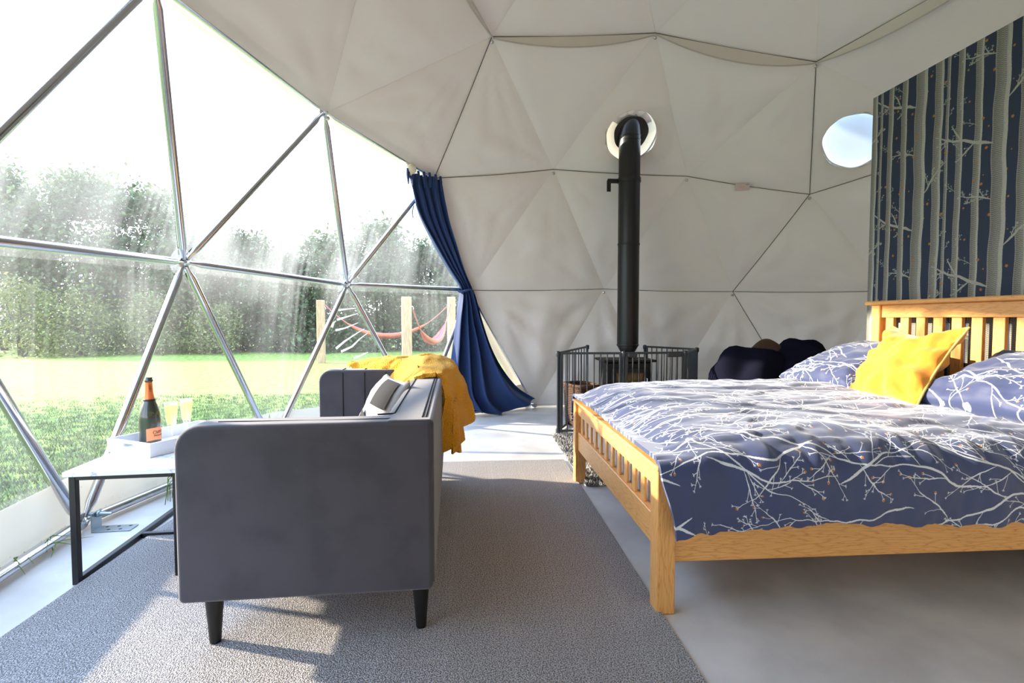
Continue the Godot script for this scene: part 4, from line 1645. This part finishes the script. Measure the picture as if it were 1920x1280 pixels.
func build_curtain() -> void:
	var g := patch(DRAPE, 60, 90)
	for j in g.size():
		var v := float(j) / (g.size() - 1)
		var tie := exp(-pow((v - 0.5) / 0.05, 2.0))
		for i in g[j].size():
			var u := float(i) / 60.0
			var p: Vector3 = g[j][i]
			var o := (Vector3(CENTRE.x, p.y, CENTRE.z) - p).normalized()
			var amp := (0.036 if v < 0.5 else 0.065) * (1.0 - tie * 0.5) * (0.6 + 0.4 * minf(1.0, v * 8.0))
			var ph := u * TAU * (4.0 + 0.3 * sin(v * 5.0)) + sin(v * 6.0 + u * 3.0) * 0.6
			p += o * amp * (sin(ph) + 0.35 * sin(ph * 2.0 + 1.0 + v * 3.0))
			if v < 0.5:
				p += o * 0.02 * sin(v * PI * 2.0)
			p.y = maxf(p.y, 0.012)
			g[j][i] = p
	var t := thing("curtain", "navy blue curtain tied back against the dome at the end of the window", "curtain")
	var m := MB.new()
	m.sheet(g, 0.006)
	obj("drape", m, M.drape, t)
	var c: Vector3 = (DRAPE[5][1] + DRAPE[6][2]) * 0.5
	var path := []
	for i in 25:
		var a := TAU * i / 24.0
		path.append(c + Vector3(cos(a) * 0.085, 0.025 * sin(a * 2.0) - 0.02 * cos(a), sin(a) * 0.065))
	obj("tieback", tubem(path, 0.013, 8), M.drape, t)
	for i in 7:
		var p: Vector3 = cat(DRAPE[0], i / 6.0)
		obj("heading_pleat", tubem([p + Vector3(0, 0.03, 0), p + Vector3(0.004, -0.03, 0.01), p + Vector3(0.01, -0.12, 0.02)], [0.012, 0.016, 0.006], 8), M.drape, t)
	# tape hanging from the curtain head
	var q := Vector3(-0.585, 2.20, -5.16)
	obj("tie_tape", tubem([q, q + Vector3(-0.012, -0.05, 0.0), q + Vector3(-0.008, -0.12, 0.0)], 0.006, 6), M.drape, t)
	# roll of clear plastic at the top of the curtain
	var r := lathem([Vector2(0, -0.07), Vector2(0.035, -0.065), Vector2(0.05, -0.03), Vector2(0.05, 0.03), Vector2(0.03, 0.06), Vector2(0, 0.065)], Vector3.ZERO, 16)
	var ro := obj("plastic_roll", r, M.hem)
	ro.position = Vector3(-0.60, 2.50, -5.03)
	ro.rotation = Vector3(0.5, 0.3, -0.5)
	tag(ro, "small cream roll of fabric where the curtain meets the window frame", "fabric roll")

func build_small() -> void:
	# pale tag beside the seam with a sliver of daylight
	var o := (CENTRE - Vector3(3.07, 2.61, -5.76)).normalized()
	var x := Vector3.UP.cross(o).normalized()
	var B := Basis(x, o.cross(x), o)
	var tg := thing("tag_card", "small pale printed card pinned on the dome seam right of the flue", "card")
	tg.transform = Transform3D(B, Vector3(3.035, 2.605, -5.735) + o * 0.05)
	obj("card", boxm(Vector3.ZERO, Vector3(0.15, 0.085, 0.006), 0.002), M.tagcard, tg)
	obj("mark", tubem([Vector3(-0.03, -0.01, 0.004), Vector3(-0.01, 0.012, 0.004), Vector3(0.0, -0.012, 0.004), Vector3(0.02, 0.014, 0.004)], 0.0022, 5), M.piping, tg)
	obj("mark", boxm(Vector3(0.05, 0.025, 0.003), Vector3(0.03, 0.005, 0.002), 0.0005), M.ink, tg)
	# anchor bracket at the foot of the frame
	var b := thing("anchor_bracket", "zinc L-shaped anchor bracket bolted to the floor under the marble table", "bracket", Vector3(-1.965, 0, -2.80), deg_to_rad(4))
	var m := MB.new()
	m.box(Vector3(0.0, 0.05, 0.0), Vector3(0.006, 0.10, 0.08), 0.001)
	m.box(Vector3(0.09, 0.004, 0.0), Vector3(0.18, 0.006, 0.08), 0.001)
	obj("plate", m, M.zinc, b)
	for i in 5:
		obj("slot", lathem([Vector2(0, 0.0072), Vector2(0.008, 0.0072), Vector2(0.008, 0.0076), Vector2(0, 0.0076)], Vector3(0.04 + i * 0.028, 0, 0.02 * (1 if i % 2 else -1)), 12), M.black_metal, b)
	obj("bolt", tubem([Vector3(-0.03, 0.085, 0.0), Vector3(0.035, 0.085, 0.0), Vector3(0.075, 0.085, 0.0)], [0.011, 0.011, 0.007], 10), M.zinc, b)
	obj("nut", lathem([Vector2(0, -0.008), Vector2(0.017, -0.008), Vector2(0.017, 0.008), Vector2(0, 0.008)], Vector3(0, 0, 0), 6), M.zinc, b).transform = Transform3D(Basis(Vector3.BACK, PI / 2), Vector3(0.012, 0.085, 0))
	# weeds growing in at the skirt
	rng.seed = 12
	for q in [[Vector3(-1.84, 0, -3.30), 16, 0.30, "green weeds growing in under the window skirt behind the marble table"], [Vector3(-2.02, 0.0, -2.42), 9, 0.10, "sparse grass shoots at the window skirt left of the table leg"]]:
		var w := thing("weed", q[3], "weed", q[0], 0, "weeds along the window skirt")
		for i in q[1]:
			var a := rng.randf_range(-0.5, 0.5)
			var h: float = q[2] * rng.randf_range(0.5, 1.0)
			var p := Vector3(rng.randf_range(-0.03, 0.03), 0.0, rng.randf_range(-0.16, 0.16))
			var bend := Vector3(rng.randf_range(0.02, 0.10), 0, rng.randf_range(-0.08, 0.08))
			obj("blade", tubem([p, p + Vector3(0.01, h * 0.6, a * 0.05), p + bend + Vector3(0, h * 0.9, 0), p + bend * 1.8 + Vector3(0, h * 0.6, a * 0.1)], [0.0022, 0.003, 0.0025, 0.0008], 4), M.blade, w)

# ---------------------------------------------------------------- garden
func leaf_mesh(L: float, W: float) -> ArrayMesh:
	var st := SurfaceTool.new()
	st.begin(Mesh.PRIMITIVE_TRIANGLES)
	var a := Vector3.ZERO
	var b := Vector3(W * 0.5, L * 0.45, 0.012)
	var c := Vector3(0, L, -0.01)
	var d := Vector3(-W * 0.5, L * 0.45, 0.012)
	for v in [a, c, b, a, d, c]:
		st.set_color(Color.WHITE)
		st.add_vertex(v)
	st.generate_normals()
	return st.commit()

func bush(called: String, label: String, category: String, group: String, at: Vector3, h: float, rad: float, n: int, sd: int, tone: Color, leaf: Mesh, low := 0.05) -> void:
	var t := thing(called, label, category, at, 0, group)
	rng.seed = sd
	var cl := []
	for i in 70:
		var th := rng.randf() * TAU
		var y := rng.randf_range(low, 1.0)
		var r := rad * sqrt(maxf(0.05, 1.0 - pow(maxf(0.0, y - 0.45) / 0.56, 2.0))) * rng.randf_range(0.35, 1.0)
		cl.append(Vector3(cos(th) * r, y * h, sin(th) * r))
	var mm := MultiMesh.new()
	mm.transform_format = MultiMesh.TRANSFORM_3D
	mm.use_colors = true
	mm.mesh = leaf
	mm.instance_count = n
	for i in n:
		var c: Vector3 = cl[i % cl.size()]
		var s := 0.13 * rad + 0.06
		var p := c + Vector3(rng.randfn(0, s), rng.randfn(0, s * 0.9), rng.randfn(0, s))
		p.y = maxf(0.02, p.y)
		var bs := Basis.from_euler(Vector3(rng.randf() * TAU, rng.randf() * TAU, rng.randf() * TAU)).scaled(Vector3.ONE * rng.randf_range(0.6, 1.25))
		mm.set_instance_transform(i, Transform3D(bs, p))
		var g := rng.randf_range(0.65, 1.35)
		mm.set_instance_color(i, Color(tone.r * g * rng.randf_range(0.85, 1.2), tone.g * g, tone.b * g))
	var mi := MultiMeshInstance3D.new()
	mi.name = "foliage"
	mi.multimesh = mm
	mi.material_override = M.leaf
	mi.set_meta("kind", "stuff")
	t.add_child(mi, true)
	for k in 3:
		var a := TAU * k / 3.0 + sd
		var e := Vector3(cos(a) * rad * 0.35, h * 0.75, sin(a) * rad * 0.35)
		obj("trunk", tubem([Vector3(cos(a), 0, sin(a)) * 0.06 - Vector3(0, 0.1, 0), e * 0.5 + Vector3(0.05, 0, 0), e], [0.06, 0.04, 0.012], 7), M.bark, t)

const ORD = ["first", "second", "third", "fourth", "fifth", "sixth", "seventh", "eighth", "ninth", "tenth", "eleventh", "twelfth", "thirteenth"]

func build_garden() -> void:
	var m := MB.new()
	var rows := []
	for j in 3:
		var l := PackedVector3Array()
		for i in 3:
			l.append(Vector3(-60.0 + 60.0 * i, -0.11, 30.0 - 45.0 * j))
		rows.append(l)
	m.grid(rows)
	for k in range(0, m.ix.size(), 3):
		var a: Vector3 = m.v[m.ix[k]]
		if (m.v[m.ix[k + 2]] - a).cross(m.v[m.ix[k + 1]] - a).y < 0:
			var q := m.ix[k + 1]
			m.ix[k + 1] = m.ix[k + 2]
			m.ix[k + 2] = q
	tag(obj("lawn", m, M.lawn), "mown green lawn outside the window", "lawn", "", "structure")
	# grass blades on the nearer lawn
	rng.seed = 3
	var st := SurfaceTool.new()
	st.begin(Mesh.PRIMITIVE_TRIANGLES)
	for k in 5:
		var a := TAU * k / 5.0
		var d := Vector3(cos(a), 0, sin(a))
		var s := Vector3(-d.z, 0, d.x) * 0.004
		var p := d * 0.02
		for v in [p - s, p + d * 0.03 + Vector3(0, 0.038, 0), p + s]:
			st.set_color(Color.WHITE)
			st.set_normal(Vector3(0, 1, 0))
			st.add_vertex(v)
	var mm := MultiMesh.new()
	mm.transform_format = MultiMesh.TRANSFORM_3D
	mm.use_colors = true
	mm.mesh = st.commit()
	mm.instance_count = 36000
	var fn := noise(0.25, 6, 3)
	var i := 0
	while i < 36000:
		var x := rng.randf_range(-12.0, 1.5)
		var z := rng.randf_range(-8.5, 0.0)
		if Vector2(x - CENTRE.x, z - CENTRE.z).length() < 4.02 or rng.randf() > 1.1 - Vector2(x, z).length() / 9.5:
			continue
		var g := 0.8 + 0.5 * fn.get_noise_2d(x, z) + rng.randf_range(-0.15, 0.15)
		mm.set_instance_transform(i, Transform3D(Basis(Vector3.UP, rng.randf() * TAU).scaled(Vector3.ONE * rng.randf_range(0.6, 1.2)), Vector3(x, -0.112, z)))
		mm.set_instance_color(i, Color(0.085 * g * rng.randf_range(0.9, 1.3), 0.125 * g, 0.032 * g))
		i += 1
	var mi := MultiMeshInstance3D.new()
	mi.name = "grass"
	mi.multimesh = mm
	mi.material_override = M.leaf
	add_child(mi)
	tag(mi, "short grass blades standing on the lawn", "grass", "", "stuff")
	# hedge and trees
	var big := leaf_mesh(0.20, 0.105)
	var mid := leaf_mesh(0.12, 0.06)
	var lx := -10.6
	var k := 0
	while lx < 9.0:
		var h := 4.0 + 0.5 * sin(k * 2.1) + 0.3 * sin(k * 5.3)
		bush("hedge_shrub", "dense dark green hedge shrub beyond the hammocks, %s from the left end" % ORD[k], "shrub", "shrubs of the tall hedge", Vector3(lx, -0.1, -20.3 - 0.5 * sin(k * 1.7)), h, 1.55, 14000, 100 + k, Color(0.060, 0.098, 0.030), big)
		lx += 1.75
		k += 1
	for q in [[Vector3(-17.8, -0.1, -21.0), 6.6, "tall pale leafy tree at the left edge of the window"], [Vector3(-14.9, -0.1, -21.0), 6.4, "tall pale leafy tree, middle of the three at the left"], [Vector3(-12.7, -0.1, -21.2), 5.9, "tall pale leafy tree where the hedge begins"]]:
		bush("garden_tree", q[2], "tree", "tall trees at the left of the lawn", q[0], q[1], 2.15, 18000, 200 + k, Color(0.085, 0.125, 0.045), big)
		k += 1
	for q in [[Vector3(-12.6, -0.1, -17.6), 2.0, "low yellow-green bush in front of the tall trees, second from the left"], [Vector3(-14.4, -0.1, -17.6), 2.3, "low yellow-green bush at the left edge of the window"], [Vector3(-10.9, -0.1, -18.4), 1.9, "low yellow-green bush in front of the start of the hedge"], [Vector3(-8.9, -0.1, -18.6), 1.5, "smallest low yellow-green bush, rightmost of the four"]]:
		bush("garden_bush", q[2], "bush", "low bushes at the left", q[0], q[1], 1.0, 3200, 230 + k, Color(0.16, 0.19, 0.045), mid)
		k += 1
	var nth := 0
	for q in [Vector3(-17.0, -0.1, -9.9), Vector3(-17.5, -0.1, -7.4), Vector3(-18.0, -0.1, -5.6), Vector3(-18.0, -0.1, -2.4), Vector3(-17.5, -0.1, 0.8), Vector3(-17.0, -0.1, 4.0)]:
		bush("boundary_tree", "tall tree along the left side of the lawn, %s from the gap" % ORD[nth], "tree", "boundary trees left of the lawn", q, 6.3, 2.1, 5000, 260 + k, Color(0.075, 0.12, 0.035), big)
		k += 1
		nth += 1
	# hammock posts
	var P := [Vector3(-4.15, 0, -14.4), Vector3(-1.33, 0, -10.35), Vector3(-0.63, 0, -14.45)]
	var H := [1.60, 1.53, 1.70]
	var names := ["weathered timber post at the left end of the long hammock", "thick timber post nearest the dome between the two hammocks", "timber post partly hidden by the navy curtain"]
	for j in 3:
		var t := thing("hammock_post", names[j], "post", P[j] + Vector3(0, -0.12, 0), 0.2 * j, "timber hammock posts")
		obj("timber", boxm(Vector3(0, (H[j] + 0.12) * 0.5, 0), Vector3(0.19, H[j] + 0.12, 0.17), 0.012), M.post, t)
		obj("hook", tubem([Vector3(-0.12, H[j] - 0.07, 0), Vector3(0.12, H[j] - 0.07, 0), Vector3(0.135, H[j] - 0.10, 0), Vector3(0.13, H[j] - 0.13, 0)], 0.010, 8), M.steel, t)
	hammock("long red striped hammock slung between the left and right posts", P[0] + Vector3(0.12, H[0] - 0.13, 0), P[2] + Vector3(-0.1, H[2] - 0.25, 0), 0.86)
	hammock("pink and orange striped hammock hanging in a deep curve by the right post", P[1] + Vector3(0.12, H[1] - 0.25, -0.05), P[2] + Vector3(-0.02, H[2] - 0.2, 0.1), 0.86)

func hammock(label: String, a: Vector3, b: Vector3, sag: float) -> void:
	var t := thing("hammock", label, "hammock", Vector3.ZERO, 0, "hammocks")
	var at := func(u: float): return a.lerp(b, u) - Vector3(0, sag * 4.0 * u * (1.0 - u), 0)
	var side := (b - a).cross(Vector3.UP).normalized()
	for e in [[0.0, 0.2], [0.8, 1.0]]:
		var l := []
		for i in 7:
			l.append(at.call(lerpf(e[0], e[1], i / 6.0)))
		obj("rope", tubem(l, 0.016, 6), M.rope, t)
	for k in 5:
		var l := []
		var r := []
		for i in 25:
			var u := 0.17 + 0.66 * i / 24.0
			var w := sin(PI * i / 24.0)
			l.append(at.call(u) + side * (k - 2) * 0.045 * w + Vector3(0, (0.022 * absf(k - 2) + 0.03 * (k % 2)) * w, 0))
			r.append(0.014 + 0.032 * sqrt(w))
		obj("striped_cloth", tubem(l, r, 8), M.ham[k], t)
